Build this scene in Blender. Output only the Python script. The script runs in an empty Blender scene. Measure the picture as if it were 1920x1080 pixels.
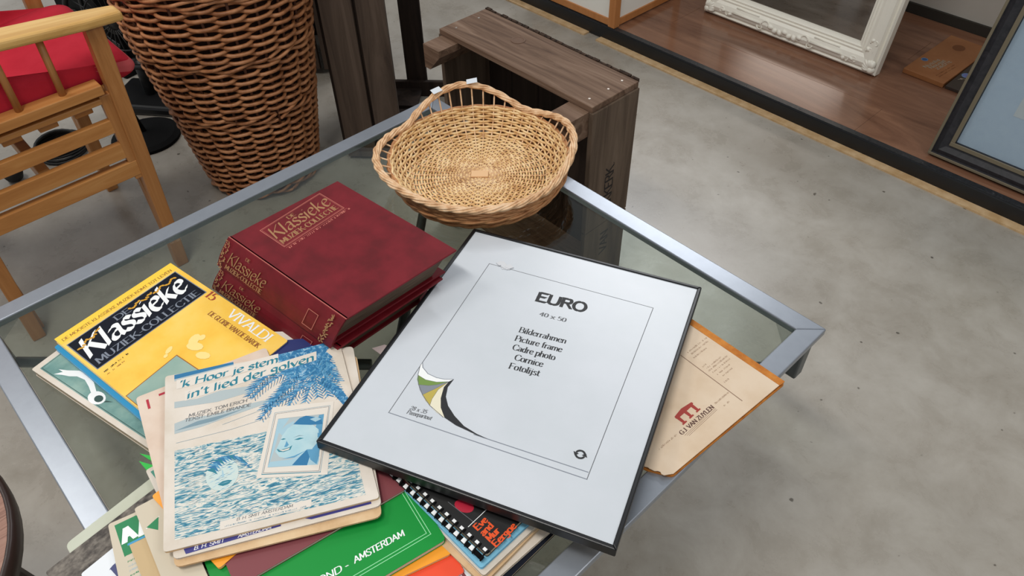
import bpy, bmesh, math, random
from mathutils import Vector, Matrix
random.seed(7)
R = math.radians
SC = bpy.context.scene
COL = SC.collection

# ------------------------------------------------------------------ camera
cam_d = bpy.data.cameras.new('camera'); cam = bpy.data.objects.new('camera', cam_d); COL.objects.link(cam)
cam_d.sensor_width = 36; cam_d.lens = 36 * 1420 / 1920; cam_d.clip_start = 0.02
cx = Vector((0.68776, 0.72583, -0.01540)); cz = Vector((0.51893, -0.47665, 0.70962)).normalized()
cy = cz.cross(cx).normalized(); cx = cy.cross(cz)
cam.matrix_world = Matrix(((cx.x, cy.x, cz.x, 0), (cx.y, cy.y, cz.y, 0), (cx.z, cy.z, cz.z, 1.36), (0, 0, 0, 1)))
SC.camera = cam
# ------------------------------------------------------------------ world, lamps, exposure
w = bpy.data.worlds.new('world'); SC.world = w; w.use_nodes = True
w.node_tree.nodes['Background'].inputs[0].default_value = (0.92, 0.96, 1.0, 1)
w.node_tree.nodes['Background'].inputs[1].default_value = 0.46
def area(loc, sx, sy, power, col=(1, 0.965, 0.91), target=None):
    d = bpy.data.lights.new('ceiling_lamp', 'AREA'); d.shape = 'RECTANGLE'; d.size = sx; d.size_y = sy
    d.energy = power; d.color = col
    o = bpy.data.objects.new('ceiling_lamp', d); COL.objects.link(o); o.location = loc
    if target: o.rotation_euler = (Vector(target) - Vector(loc)).to_track_quat('-Z', 'Y').to_euler()
    return o
area((-0.60, -0.45, 3.1), 1.1, 0.25, 38)
area((-2.8, -0.60, 3.1), 1.0, 0.66, 28)
area((-2.7, 4.1, 3.3), 1.8, 0.35, 78, (0.97, 0.98, 1))
area((1.9, 0.9, 3.1), 1.5, 0.3, 26)
SC.view_settings.view_transform = 'Standard'; SC.view_settings.look = 'None'
SC.view_settings.gamma = 1; SC.view_settings.exposure = -0.08; SC.view_settings.use_curve_mapping = False

# ------------------------------------------------------------------ materials
def lin(c):
    return tuple(((v / 255) / 12.92 if v / 255 <= .04045 else ((v / 255 + .055) / 1.055) ** 2.4) for v in c) + (1,)
def nmat(name):
    m = bpy.data.materials.new(name); m.use_nodes = True
    nt = m.node_tree; b = nt.nodes['Principled BSDF']; return m, nt, b
MC = {}
def flat(name, c, rough=.6, metal=0, spec=.5, coat=0):
    if name in MC: return MC[name]
    m, nt, b = nmat(name)
    b.inputs['Base Color'].default_value = lin(c); b.inputs['Roughness'].default_value = rough
    b.inputs['Metallic'].default_value = metal; b.inputs['Specular IOR Level'].default_value = spec
    b.inputs['Coat Weight'].default_value = coat; b.inputs['Coat Roughness'].default_value = .12
    MC[name] = m; return m
def ramp(nt, src, stops):
    r = nt.nodes.new('ShaderNodeValToRGB'); e = r.color_ramp.elements
    while len(e) > 1: e.remove(e[-1])
    e[0].position = stops[0][0]; e[0].color = lin(stops[0][1])
    for p, c in stops[1:]:
        n = e.new(p); n.color = lin(c)
    nt.links.new(src, r.inputs[0]); return r
def coords(nt, scale=(1, 1, 1), rot=(0, 0, 0)):
    t = nt.nodes.new('ShaderNodeTexCoord'); mp = nt.nodes.new('ShaderNodeMapping')
    mp.inputs['Scale'].default_value = scale; mp.inputs['Rotation'].default_value = rot
    nt.links.new(t.outputs['Object'], mp.inputs[0]); return mp.outputs[0]
def noise(nt, vec, scale, detail=4, rough=.6, dist=0):
    n = nt.nodes.new('ShaderNodeTexNoise'); n.inputs['Scale'].default_value = scale
    n.inputs['Detail'].default_value = detail; n.inputs['Roughness'].default_value = rough
    n.inputs['Distortion'].default_value = dist
    if vec is not None: nt.links.new(vec, n.inputs['Vector'])
    return n.outputs[0]
def bump(nt, b, src, strength=.3, dist=.001):
    bp = nt.nodes.new('ShaderNodeBump'); bp.inputs['Strength'].default_value = strength
    bp.inputs['Distance'].default_value = dist
    nt.links.new(src, bp.inputs['Height']); nt.links.new(bp.outputs[0], b.inputs['Normal'])
def wood(name, cols, axis=0, scale=30, stretch=.06, rough=.5, spec=.4, bumpk=.25, dist=1.2, coat=0):
    """grain along axis; cols dark->light"""
    m, nt, b = nmat(name)
    s = [1, 1, 1]; s[axis] = stretch
    v = coords(nt, s)
    n = noise(nt, v, scale, 6, .65, dist)
    k = len(cols); st = [(.32 + .36 * i / (k - 1), c) for i, c in enumerate(cols)]
    r = ramp(nt, n, st)
    nt.links.new(r.outputs[0], b.inputs['Base Color'])
    b.inputs['Roughness'].default_value = rough; b.inputs['Specular IOR Level'].default_value = spec
    b.inputs['Coat Weight'].default_value = coat; b.inputs['Coat Roughness'].default_value = .15
    bump(nt, b, n, bumpk, .001)
    return m
def mottled(name, cols, scale=40, rough=.6, spec=.4, detail=6, stretch=(1, 1, 1), bumpk=.1, lo=.35, hi=.65, metal=0):
    m, nt, b = nmat(name)
    n = noise(nt, coords(nt, stretch), scale, detail, .6)
    k = len(cols); r = ramp(nt, n, [(lo + (hi - lo) * i / (k - 1), c) for i, c in enumerate(cols)])
    nt.links.new(r.outputs[0], b.inputs['Base Color']); b.inputs['Roughness'].default_value = rough
    b.inputs['Specular IOR Level'].default_value = spec; b.inputs['Metallic'].default_value = metal
    if bumpk: bump(nt, b, n, bumpk, .001)
    return m

def concrete():
    m, nt, b = nmat('polished_concrete')
    v = coords(nt)
    a = noise(nt, v, 1.6, 7, .62, .6); c = noise(nt, v, 9, 8, .7, .3); f = noise(nt, v, 130, 3, .6)
    mx = nt.nodes.new('ShaderNodeMath'); mx.operation = 'MULTIPLY_ADD'; mx.inputs[1].default_value = .42
    nt.links.new(c, mx.inputs[0]); ml = nt.nodes.new('ShaderNodeMath'); ml.operation = 'MULTIPLY'; ml.inputs[1].default_value = .58
    nt.links.new(a, ml.inputs[0]); nt.links.new(ml.outputs[0], mx.inputs[2])
    r = ramp(nt, mx.outputs[0], [(.34, (138, 130, 118)), (.45, (155, 148, 137)), (.54, (166, 160, 150)), (.68, (180, 175, 166))])
    # sparse dark specks
    s = noise(nt, v, 46, 1, .3); sr = ramp(nt, s, [(.0, (255, 255, 255)), (.775, (255, 255, 255)), (.81, (105, 98, 86))])
    mm = nt.nodes.new('ShaderNodeMix'); mm.data_type = 'RGBA'; mm.blend_type = 'MULTIPLY'; mm.inputs[0].default_value = .8
    nt.links.new(r.outputs[0], mm.inputs[6]); nt.links.new(sr.outputs[0], mm.inputs[7])
    nt.links.new(mm.outputs[2], b.inputs['Base Color'])
    rr = nt.nodes.new('ShaderNodeMapRange'); rr.inputs[3].default_value = .16; rr.inputs[4].default_value = .42
    nt.links.new(c, rr.inputs[0]); nt.links.new(rr.outputs[0], b.inputs['Roughness'])
    b.inputs['Specular IOR Level'].default_value = .55
    bump(nt, b, f, .08, .0006)
    return m
def pane(name, tint, ior=1.45, rough=0.0):
    m = bpy.data.materials.new(name); m.use_nodes = True; nt = m.node_tree
    nt.nodes.remove(nt.nodes['Principled BSDF'])
    t = nt.nodes.new('ShaderNodeBsdfTransparent'); t.inputs[0].default_value = lin(tint)
    g = nt.nodes.new('ShaderNodeBsdfGlossy'); g.inputs['Roughness'].default_value = rough
    fr = nt.nodes.new('ShaderNodeFresnel'); fr.inputs[0].default_value = ior
    mx = nt.nodes.new('ShaderNodeMixShader')
    ge = nt.nodes.new('ShaderNodeNewGeometry'); mr = nt.nodes.new('ShaderNodeMapRange')   # same reflectance at both faces of the thin sheet
    mr.inputs[3].default_value = ior; mr.inputs[4].default_value = 1 / ior
    nt.links.new(ge.outputs['Backfacing'], mr.inputs[0]); nt.links.new(mr.outputs[0], fr.inputs[0])
    nt.links.new(fr.outputs[0], mx.inputs[0]); nt.links.new(t.outputs[0], mx.inputs[1]); nt.links.new(g.outputs[0], mx.inputs[2])
    nt.links.new(mx.outputs[0], nt.nodes['Material Output'].inputs[0])
    return m

M = dict(
    floor=concrete(),
    glass=pane('table_glass', (232, 237, 232), 1.45),
    clear=pane('clear_plastic', (238, 240, 240), 1.4, .12),
    rail=mottled('satin_silver_paint', [(148, 154, 163), (152, 158, 167)], 60, .32, .5, metal=.55, bumpk=.02),
    tube=flat('dark_grey_tube', (92, 97, 98), .4, .4),
    chrome=flat('bright_metal', (190, 192, 195), .25, 1),
    black=flat('black_plastic', (14, 14, 15), .42),
    blackmat=flat('matt_black', (10, 10, 11), .8, spec=.2),
    framebl=flat('black_frame_lacquer', (16, 17, 20), .36),
    white=flat('white_paper', (226, 230, 234), .5),
    euro=mottled('insert_paper', [(198, 204, 210), (205, 210, 217)], 6, .3, .5, bumpk=0),
    cream=mottled('aged_cream_paper', [(206, 194, 178), (215, 205, 192), (221, 212, 201)], 14, .75, .25, bumpk=.05),
    cream2=mottled('pinkish_old_paper', [(212, 190, 172), (222, 204, 188)], 16, .75, .25, bumpk=.05),
    tan=mottled('tan_old_paper', [(196, 160, 118), (214, 182, 142), (222, 196, 158)], 13, .78, .25, bumpk=.05),
    folder=mottled('tan_card', [(204, 180, 152), (212, 190, 164), (218, 198, 174)], 11, .6, .3, bumpk=.04),
    orangecard=mottled('worn_orange_card', [(176, 104, 38), (204, 132, 56)], 60, .7, .3),
    pages=mottled('page_edges', [(168, 146, 116), (214, 198, 170)], 900, .85, .2, stretch=(.02, .02, 1), bumpk=.2),
    greypages=mottled('grey_brown_page_edges', [(74, 61, 51), (108, 92, 77)], 900, .85, .2, stretch=(.02, .02, 1), bumpk=.2),
    red=mottled('burgundy_leatherette', [(94, 9, 19), (107, 13, 25), (116, 18, 30)], 22, .5, .35, bumpk=.12),
    reddark=flat('burgundy_inside', (70, 10, 18), .6),
    gold=flat('dull_gold_print', (160, 118, 78), .5),
    rose=flat('rose_gold_line', (184, 106, 92), .5),
    yellow=mottled('glossy_yellow_cover', [(240, 184, 58), (247, 199, 78), (250, 208, 104)], 9, .3, .5, bumpk=0),
    yellow2=flat('bright_yellow_strip', (248, 206, 66), .3),
    navy=flat('dark_navy_print', (17, 22, 34), .6, spec=.15),
    inkgrey=flat('grey_ink', (118, 126, 140), .5),
    inkwhite=flat('white_ink', (238, 240, 240), .4),
    inkblack=flat('black_ink', (26, 27, 30), .5),
    inkbrown=flat('brown_ink', (150, 92, 34), .5),
    inkgold=flat('ochre_ink', (206, 150, 30), .5),
    inkrust=flat('rust_ink', (160, 60, 34), .6),
    linegrey=flat('grey_line', (96, 98, 102), .5),
    palegrey=flat('pale_grey_ink', (172, 184, 186), .6),
    teal=mottled('teal_print', [(84, 128, 124), (112, 152, 146), (138, 170, 160)], 18, .45, .4, bumpk=0),
    tealdark=flat('dark_teal', (34, 70, 66), .5),
    tealflat=mottled('sage_print', [(128, 160, 150), (150, 176, 164)], 12, .4, .4, bumpk=0),
    tealgreen=flat('teal_green_cover', (64, 142, 122), .5),
    blue=flat('cyan_blue_cover', (14, 140, 190), .35),
    sky=flat('light_blue_cover', (122, 186, 214), .35),
    royal=flat('dark_blue_cover', (34, 44, 104), .4),
    inkblue=flat('sheet_blue_ink', (34, 112, 158), .6),
    inkblue2=flat('sheet_mid_blue', (84, 148, 184), .6),
    inkblue3=flat('sheet_pale_blue', (158, 192, 206), .6),
    inkteal=flat('sheet_teal_ink', (26, 120, 140), .6),
    face=mottled('portrait_tint', [(160, 198, 208), (180, 208, 214)], 30, .6, .3, bumpk=0),
    purple=flat('indigo_band', (46, 46, 124), .5),
    green=flat('green_cover', (3, 140, 52), .45, spec=.3),
    greenline=flat('pale_green_line', (150, 224, 168), .4),
    greenbr=flat('bright_green_paper', (40, 196, 70), .5),
    grass=flat('deep_green_print', (6, 126, 74), .5),
    maroon=flat('maroon_cover', (122, 54, 60), .5),
    orange=flat('orange_cover', (244, 160, 36), .35),
    redor=flat('red_orange_cover', (236, 74, 36), .4),
    inkorange=flat('orange_ink', (232, 84, 30), .4),
    crimson=flat('crimson_spot', (176, 24, 52), .4),
    pale=mottled('pale_sage_card', [(186, 188, 168), (200, 204, 188)], 7, .6, .3, bumpk=0),
    marble=mottled('marbled_grey_paper', [(66, 62, 60), (104, 98, 92), (134, 127, 118)], 110, .7, .2, stretch=(.7, 1, 1)),
    brownpaper=flat('kraft_paper', (196, 170, 128), .7),
    sand=flat('sand_paper', (204, 193, 172), .7),
    olive=flat('olive_green_ink', (112, 142, 66), .5), slate=flat('slate_ink', (128, 134, 144), .5),
    mustard=flat('mustard_ink', (184, 166, 76), .5), ivory=flat('ivory_ink', (226, 220, 196), .5),
    wicker=mottled('peeled_willow', [(206, 162, 106), (232, 196, 142), (244, 216, 168)], 55, .55, .35, bumpk=.1),
    wickeredge=mottled('pale_willow_border', [(196, 150, 108), (224, 184, 142), (238, 206, 170)], 55, .5, .35, bumpk=.1),
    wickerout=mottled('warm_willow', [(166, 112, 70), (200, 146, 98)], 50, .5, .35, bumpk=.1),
    buff=mottled('buff_willow', [(132, 82, 48), (168, 112, 72), (190, 134, 92)], 24, .5, .4, bumpk=.1),
    buffdark=flat('shadow_willow', (92, 52, 30), .7),
    beech=wood('chair_beech', [(166, 108, 54), (184, 126, 68), (198, 144, 86)], 1, 26, .07, .38, .45, .08),
    beechz=wood('chair_beech_upright', [(150, 96, 48), (170, 114, 62), (186, 132, 78)], 2, 26, .07, .4, .45, .08),
    beecharm=wood('chair_beech_arm', [(196, 150, 82), (214, 172, 104), (226, 188, 122)], 1, 22, .07, .36, .45, .08),
    cushion=mottled('red_canvas', [(176, 34, 50), (190, 44, 60)], 8, .9, .15, bumpk=.8),
    cushionl=flat('faded_red_canvas', (206, 92, 96), .9, spec=.1),
    cratetop=wood('weathered_crate_wood', [(78, 57, 44), (98, 75, 59), (114, 90, 73), (128, 105, 88)], 0, 34, .07, .72, .3, .7, 1.6),
    crateend=wood('weathered_crate_end', [(66, 52, 42), (96, 80, 66), (112, 95, 80)], 2, 22, .07, .75, .3, .6, 1.4),
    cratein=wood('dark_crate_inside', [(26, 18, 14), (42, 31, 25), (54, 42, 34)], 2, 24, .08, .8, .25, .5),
    crateold=wood('grey_brown_slat', [(58, 47, 40), (80, 66, 56), (94, 79, 68)], 2, 24, .07, .78, .25, .5),
    crateedge=mottled('rough_dark_end_grain', [(30, 22, 17), (72, 55, 44)], 130, .9, .2, bumpk=.8),
    laminate=wood('laminate_walnut', [(102, 68, 50), (122, 85, 65), (135, 96, 74), (148, 108, 84)], 0, 9, .16, .17, .5, .04, 1.6),
    ply=mottled('pale_plywood', [(186, 152, 108), (208, 178, 138)], 30, .7, .3),
    trimblack=flat('black_step_edge', (22, 23, 26), .35),
    trimtop=mottled('black_ribbed_metal', [(34, 36, 40), (56, 58, 62)], 160, .3, .5, metal=.2),
    wall=mottled('grey_white_wall', [(188, 184, 176), (196, 192, 185)], 3, .85, .2, bumpk=0),
    gap_strip=flat('dark_gap', (46, 42, 36), .7),
    pine=wood('orange_pine', [(176, 112, 60), (194, 132, 80)], 2, 20, .08, .45, .4, .06),
    paperw=flat('rice_paper', (238, 235, 226), .8, spec=.2),
    plaster=flat('ivory_lacquer', (245, 241, 228), .38),
    darkpic=flat('dark_glazed_picture', (20, 15, 14), .08),
    espresso=wood('dark_frame_wood', [(26, 26, 30), (46, 44, 48)], 2, 40, .05, .4, .4, .3),
    bronze=flat('aged_bronze_edge', (118, 108, 88), .45, .3),
    bluemat=mottled('pale_blue_mount', [(204, 220, 240), (209, 225, 243)], 50, .8, .2, bumpk=0),
    pictop=flat('green_picture_print', (96, 142, 116), .6),
    boxor=mottled('orange_brown_box', [(140, 88, 50), (156, 104, 64)], 8, .45, .4, bumpk=0),
    boxdark=flat('dark_brown_box', (52, 42, 36), .45),
    silverink=flat('silver_grey_ink', (150, 142, 126), .5), labelblue=flat('pale_blue_seal', (96, 128, 168), .4),
    boxbrown=flat('brown_seal', (110, 62, 24), .5),
    stool=wood('reddish_grain', [(110, 74, 60), (146, 108, 92), (160, 124, 108)], 1, 120, .05, .5, .4, .2),
    stoolrim=flat('dark_stool_rim', (44, 26, 20), .4),
    rubber=flat('black_cable', (12, 12, 12), .6),
    sticker=flat('crumpled_clear_sticker', (206, 208, 212), .35),
    chrometape=flat('white_tape', (214, 220, 226), .3),
    mmirror=flat('dim_old_mirror', (150, 143, 138), .02, 1),
)
def waves_mat():
    m, nt, b = nmat('printed_waves')
    t = nt.nodes.new('ShaderNodeTexCoord'); mp = nt.nodes.new('ShaderNodeMapping')
    mp.inputs['Rotation'].default_value = (0, 0, R(-64)); nt.links.new(t.outputs['Object'], mp.inputs[0])
    mp2 = nt.nodes.new('ShaderNodeMapping'); mp2.inputs['Scale'].default_value = (.17, 1, 1); mp2.inputs['Rotation'].default_value = (0, 0, R(8))
    nt.links.new(mp.outputs[0], mp2.inputs[0])
    n = noise(nt, mp2.outputs[0], 210, 3, .55, 2.2)
    r = ramp(nt, n, [(.34, (30, 104, 136)), (.42, (58, 132, 154)), (.475, (130, 170, 180)), (.52, (214, 211, 200)), (.60, (224, 219, 208)), (.66, (150, 176, 182)), (.72, (70, 136, 158))])
    nt.links.new(r.outputs[0], b.inputs['Base Color']); b.inputs['Roughness'].default_value = .65
    return m
M['waves'] = waves_mat()
def palm_mat():
    m, nt, b = nmat('printed_palm')
    n = noise(nt, coords(nt, (1, 1, 1)), 160, 3, .6, .8)
    r = ramp(nt, n, [(.36, (30, 100, 150)), (.5, (40, 120, 168)), (.58, (90, 154, 194)), (.66, (170, 198, 214))])
    nt.links.new(r.outputs[0], b.inputs['Base Color']); b.inputs['Roughness'].default_value = .65
    return m
M['palm'] = palm_mat()

# ------------------------------------------------------------------ mesh builder
class MB:
    def __init__(s): s.v = []; s.f = []; s.m = []; s.eps = 0
    def add(s, vs, fs, mi=0, T=None):
        o = len(s.v)
        for p in vs:
            p = Vector(p)
            s.v.append(tuple(T @ p) if T is not None else tuple(p))
        for f in fs: s.f.append([o + i for i in f]); s.m.append(mi)
    def box(s, x0, x1, y0, y1, z0, z1, mi=0, T=None):
        s.add([(x0, y0, z0), (x1, y0, z0), (x1, y1, z0), (x0, y1, z0), (x0, y0, z1), (x1, y0, z1), (x1, y1, z1), (x0, y1, z1)],
              [(3, 2, 1, 0), (4, 5, 6, 7), (0, 1, 5, 4), (1, 2, 6, 5), (2, 3, 7, 6), (3, 0, 4, 7)], mi, T)
    def prism(s, pts, z0, z1, mi=0, T=None):
        n = len(pts)
        a = sum(pts[i][0] * pts[(i + 1) % n][1] - pts[(i + 1) % n][0] * pts[i][1] for i in range(n))
        if a < 0: pts = pts[::-1]
        s.add([(x, y, z0) for x, y in pts] + [(x, y, z1) for x, y in pts],
              [tuple(range(n - 1, -1, -1)), tuple(range(n, 2 * n))] + [(i, (i + 1) % n, n + (i + 1) % n, n + i) for i in range(n)], mi, T)
    def poly(s, pts, z, mi=0):
        n = len(pts)
        a = sum(pts[i][0] * pts[(i + 1) % n][1] - pts[(i + 1) % n][0] * pts[i][1] for i in range(n))
        if a < 0: pts = pts[::-1]
        s.eps += 2e-7
        s.add([(x, y, z + s.eps) for x, y in pts], [tuple(range(n))], mi)
    def line(s, pts, wd, z, mi=0, closed=False):
        if closed: pts = list(pts) + [pts[0]]
        for (x0, y0), (x1, y1) in zip(pts, pts[1:]):
            dx, dy = x1 - x0, y1 - y0; l = math.hypot(dx, dy) or 1; ux, uy = dx / l * wd / 2, dy / l * wd / 2
            s.poly([(x0 - ux - uy, y0 - uy + ux), (x0 - ux + uy, y0 - uy - ux), (x1 + ux + uy, y1 + uy - ux), (x1 + ux - uy, y1 + uy + ux)], z, mi)
    def ell(s, x, y, a, b, z, mi=0, ang=0, n=18):
        c, d = math.cos(ang), math.sin(ang)
        s.poly([(x + a * math.cos(t) * c - b * math.sin(t) * d, y + a * math.cos(t) * d + b * math.sin(t) * c) for t in [6.28318 * i / n for i in range(n)]], z, mi)
    def tube(s, pts, r, sides=6, mi=0, closed=False, caps=True):
        pts = [Vector(p) for p in pts]; n = len(pts); o = len(s.v); up = None
        for i, p in enumerate(pts):
            a = pts[(i - 1) % n] if (closed or i > 0) else p; b = pts[(i + 1) % n] if (closed or i < n - 1) else p
            d = (b - a).normalized()
            if up is None:
                up = Vector((0, 0, 1)) if abs(d.z) < .9 else Vector((1, 0, 0))
            e = d.cross(up)
            if e.length < 1e-4: e = d.cross(Vector((1, .3, 0)))
            e.normalize(); g = e.cross(d); up = g
            rr = r[i] if isinstance(r, (list, tuple)) else r
            for k in range(sides):
                t = 2 * math.pi * k / sides
                s.v.append(tuple(p + e * (rr * math.cos(t)) + g * (rr * math.sin(t))))
        for i in range(n if closed else n - 1):
            j = (i + 1) % n
            for k in range(sides):
                l = (k + 1) % sides
                s.f.append([o + i * sides + k, o + i * sides + l, o + j * sides + l, o + j * sides + k]); s.m.append(mi)
        if caps and not closed:
            s.f.append([o + k for k in range(sides)][::-1]); s.m.append(mi)
            s.f.append([o + (n - 1) * sides + k for k in range(sides)]); s.m.append(mi)
    def lathe(s, prof, n=32, mi=0, c=(0, 0), cap=True):
        o = len(s.v)
        for r_, z in prof:
            for k in range(n):
                t = 2 * math.pi * k / n; s.v.append((c[0] + r_ * math.cos(t), c[1] + r_ * math.sin(t), z))
        for i in range(len(prof) - 1):
            for k in range(n):
                l = (k + 1) % n
                s.f.append([o + i * n + k, o + i * n + l, o + (i + 1) * n + l, o + (i + 1) * n + k]); s.m.append(mi)
        if cap:
            s.f.append([o + k for k in range(n)][::-1]); s.m.append(mi)
            s.f.append([o + (len(prof) - 1) * n + k for k in range(n)]); s.m.append(mi)
    def build(s, name, mats, parent=None, smooth=False, bevel=0, kind=None, label=None, loc=None):
        me = bpy.data.meshes.new(name); me.from_pydata(s.v, [], s.f)
        if not isinstance(mats, (list, tuple)): mats = [mats]
        for m in mats: me.materials.append(M[m] if isinstance(m, str) else m)
        me.polygons.foreach_set('material_index', s.m)
        if smooth: me.polygons.foreach_set('use_smooth', [True] * len(s.f))
        me.update()
        if bevel:
            bm = bmesh.new(); bm.from_mesh(me)
            es = [e for e in bm.edges if len(e.link_faces) == 2 and e.calc_face_angle(0) > .5]
            bmesh.ops.bevel(bm, geom=es, offset=bevel, segments=2, profile=.5, affect='EDGES', clamp_overlap=True)
            bm.to_mesh(me); bm.free()
        o = bpy.data.objects.new(name, me); COL.objects.link(o)
        if parent: o.parent = parent
        if loc: o.location = loc
        if kind: o['kind'] = kind
        if label: o['label'] = label
        return o
def thing(name, label, cat, loc=(0, 0, 0), rz=0, group=None):
    o = bpy.data.objects.new(name, None); COL.objects.link(o); o.location = loc; o.rotation_euler = (0, 0, rz)
    o.empty_display_size = .05; o['label'] = label; o['category'] = cat
    if group: o['group'] = group
    return o
def tag(o, label, cat, group=None):
    o['label'] = label; o['category'] = cat
    if group: o['group'] = group
    return o
def struct(o): o['kind'] = 'structure'; return o
def rpoly(pts, r=.006, n=4):
    """round the corners of a polygon"""
    out = []; k = len(pts)
    for i in range(k):
        p = Vector(pts[i]); a = Vector(pts[i - 1]); b = Vector(pts[(i + 1) % k])
        d1 = (a - p).normalized(); d2 = (b - p).normalized(); p1 = p + d1 * r; p2 = p + d2 * r
        for j in range(n + 1):
            t = j / n; q = p1 * (1 - t) ** 2 + p * 2 * t * (1 - t) + p2 * t * t; out.append((q.x, q.y))
    return out

# ------------------------------------------------------------------ broad-nib lettering (own stroke alphabet)
# per glyph: advance width, strokes; 'l' straight, 's' smooth; numbers are x,y pairs in 1/100 em
G_ = {
'A': (66, 'l5,0,33,70,61,0 l16,25,50,25'), 'B': (58, 'l9,0,9,70 s9,70,36,70,47,60,46,46,34,38,9,37 s9,37,38,37,52,26,51,11,38,0,9,0'),
'C': (64, 's60,56,50,68,34,71,14,60,6,36,14,10,34,-1,52,3,61,15'), 'D': (68, 'l9,0,9,70 s9,70,34,70,56,60,62,35,56,11,34,0,9,0'),
'E': (56, 'l9,0,9,70 l9,70,50,70 l9,37,42,37 l9,0,52,0'), 'F': (52, 'l9,0,9,70 l9,70,50,70 l9,37,40,37'),
'G': (68, 's60,56,50,68,34,71,14,60,6,36,14,10,34,-1,50,2,60,10 l60,8,60,32,40,32'), 'H': (68, 'l9,0,9,70 l58,0,58,70 l9,36,58,36'),
'I': (24, 'l12,0,12,70'), 'J': (36, 's28,70,28,40,28,12,18,-1,4,4'), 'K': (62, 'l9,0,9,70 l56,70,10,30 l24,42,58,0'),
'L': (52, 'l9,70,9,0,50,0'), 'M': (78, 'l8,0,12,70,39,12,66,70,70,0'), 'N': (68, 'l9,0,9,70,58,0,58,70'),
'O': (70, 's35,71,14,60,6,35,14,10,35,-1,56,10,64,35,56,60,35,71'), 'P': (54, 'l9,0,9,70 s9,70,38,70,50,60,49,42,36,33,9,33'),
'R': (60, 'l9,0,9,70 s9,70,38,70,48,61,47,46,36,38,9,37 l30,37,56,0'), 'S': (52, 's46,58,36,70,20,70,8,60,10,46,28,36,46,25,47,10,34,-1,18,-1,5,12'),
'T': (58, 'l2,70,56,70 l29,70,29,0'), 'U': (66, 's9,70,9,30,12,8,32,-1,52,8,57,30,57,70'), 'V': (62, 'l4,70,31,0,58,70'),
'W': (88, 'l4,70,24,0,44,60,64,0,84,70'), 'Y': (60, 'l4,70,30,34,56,70 l30,34,30,0'), 'Z': (58, 'l6,70,52,70,6,0,54,0'),
'a': (46, 's8,38,20,46,34,42,36,30,36,10,42,0 s36,28,18,25,6,12,12,1,26,2,36,14'), 'b': (48, 'l9,70,9,2 s9,34,24,47,40,38,42,20,30,0,9,4'),
'c': (42, 's38,38,26,46,12,40,6,22,14,2,28,0,39,8'), 'd': (50, 's38,36,24,46,10,38,6,20,16,0,30,2,38,12 l39,70,39,0'),
'e': (44, 's7,24,24,27,38,32,32,45,18,45,7,33,7,14,18,0,30,1,40,10'), 'f': (32, 's34,66,24,70,16,62,15,40,15,0 l4,44,30,44'),
'g': (46, 's36,42,20,46,8,36,10,20,24,14,36,24,36,40 l36,44,36,2 s36,2,34,-16,20,-22,6,-16'), 'h': (50, 'l9,70,9,0 s9,32,24,46,38,42,40,28,40,0'),
'i': (22, 'l10,44,10,0 l10,60,11,62'), 'j': (24, 's13,44,13,10,12,-12,2,-20 l13,60,14,62'), 'k': (48, 'l9,70,9,0 l38,45,11,18 l19,26,42,0'),
'l': (22, 'l10,70,10,0'), 'm': (74, 'l9,45,9,0 s9,32,22,46,34,42,37,30,37,0 s37,32,50,46,62,42,65,30,65,0'),
'n': (50, 'l9,45,9,0 s9,32,24,46,38,42,40,28,40,0'), 'o': (48, 's24,46,10,40,6,22,12,4,24,0,38,5,42,23,37,41,24,46'),
'p': (48, 'l9,45,9,-22 s9,34,24,47,40,38,42,20,30,0,9,6'), 'r': (34, 'l9,45,9,0 s9,30,18,42,32,44'),
's': (38, 's34,39,22,46,10,41,10,31,22,24,33,16,32,4,18,-1,5,6'), 't': (30, 's14,60,14,30,15,6,22,0,29,4 l4,44,28,44'),
'u': (50, 's9,45,9,14,16,1,28,2,38,14 l39,45,39,0'), 'v': (46, 'l4,45,23,0,42,45'), 'x': (46, 'l5,45,40,0 l40,45,5,0'), 'y': (46, 'l4,45,24,2 l42,45,24,2,12,-20'), 'z': (42, 'l6,45,36,45,6,0,38,0'),
'0': (50, 's24,70,10,60,6,35,10,10,24,0,38,10,42,35,38,60,24,70'), '1': (34, 'l6,58,19,70,19,0'), '2': (48, 's8,54,16,68,32,69,40,56,34,38,6,2 l6,1,42,1'),
'3': (48, 's8,60,20,70,36,66,38,50,20,38 s20,38,40,34,42,14,26,-1,6,6'), '4': (50, 'l34,0,34,70,4,22,46,22'), '5': (48, 'l38,70,14,70,10,40 s10,40,28,44,42,30,40,10,24,-1,6,6'),
'8': (48, 's24,38,10,48,12,64,24,70,36,64,38,48,24,38,8,26,8,8,24,0,40,8,40,26,24,38'), '-': (34, 'l6,26,28,26'), '.': (18, 'l8,2,10,2'), ',': (18, 'l10,4,6,-8'),
"'": (18, 'l9,70,8,54'), ' ': (26, ''), ':': (18, 'l8,4,10,4 l8,36,10,36')}
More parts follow.
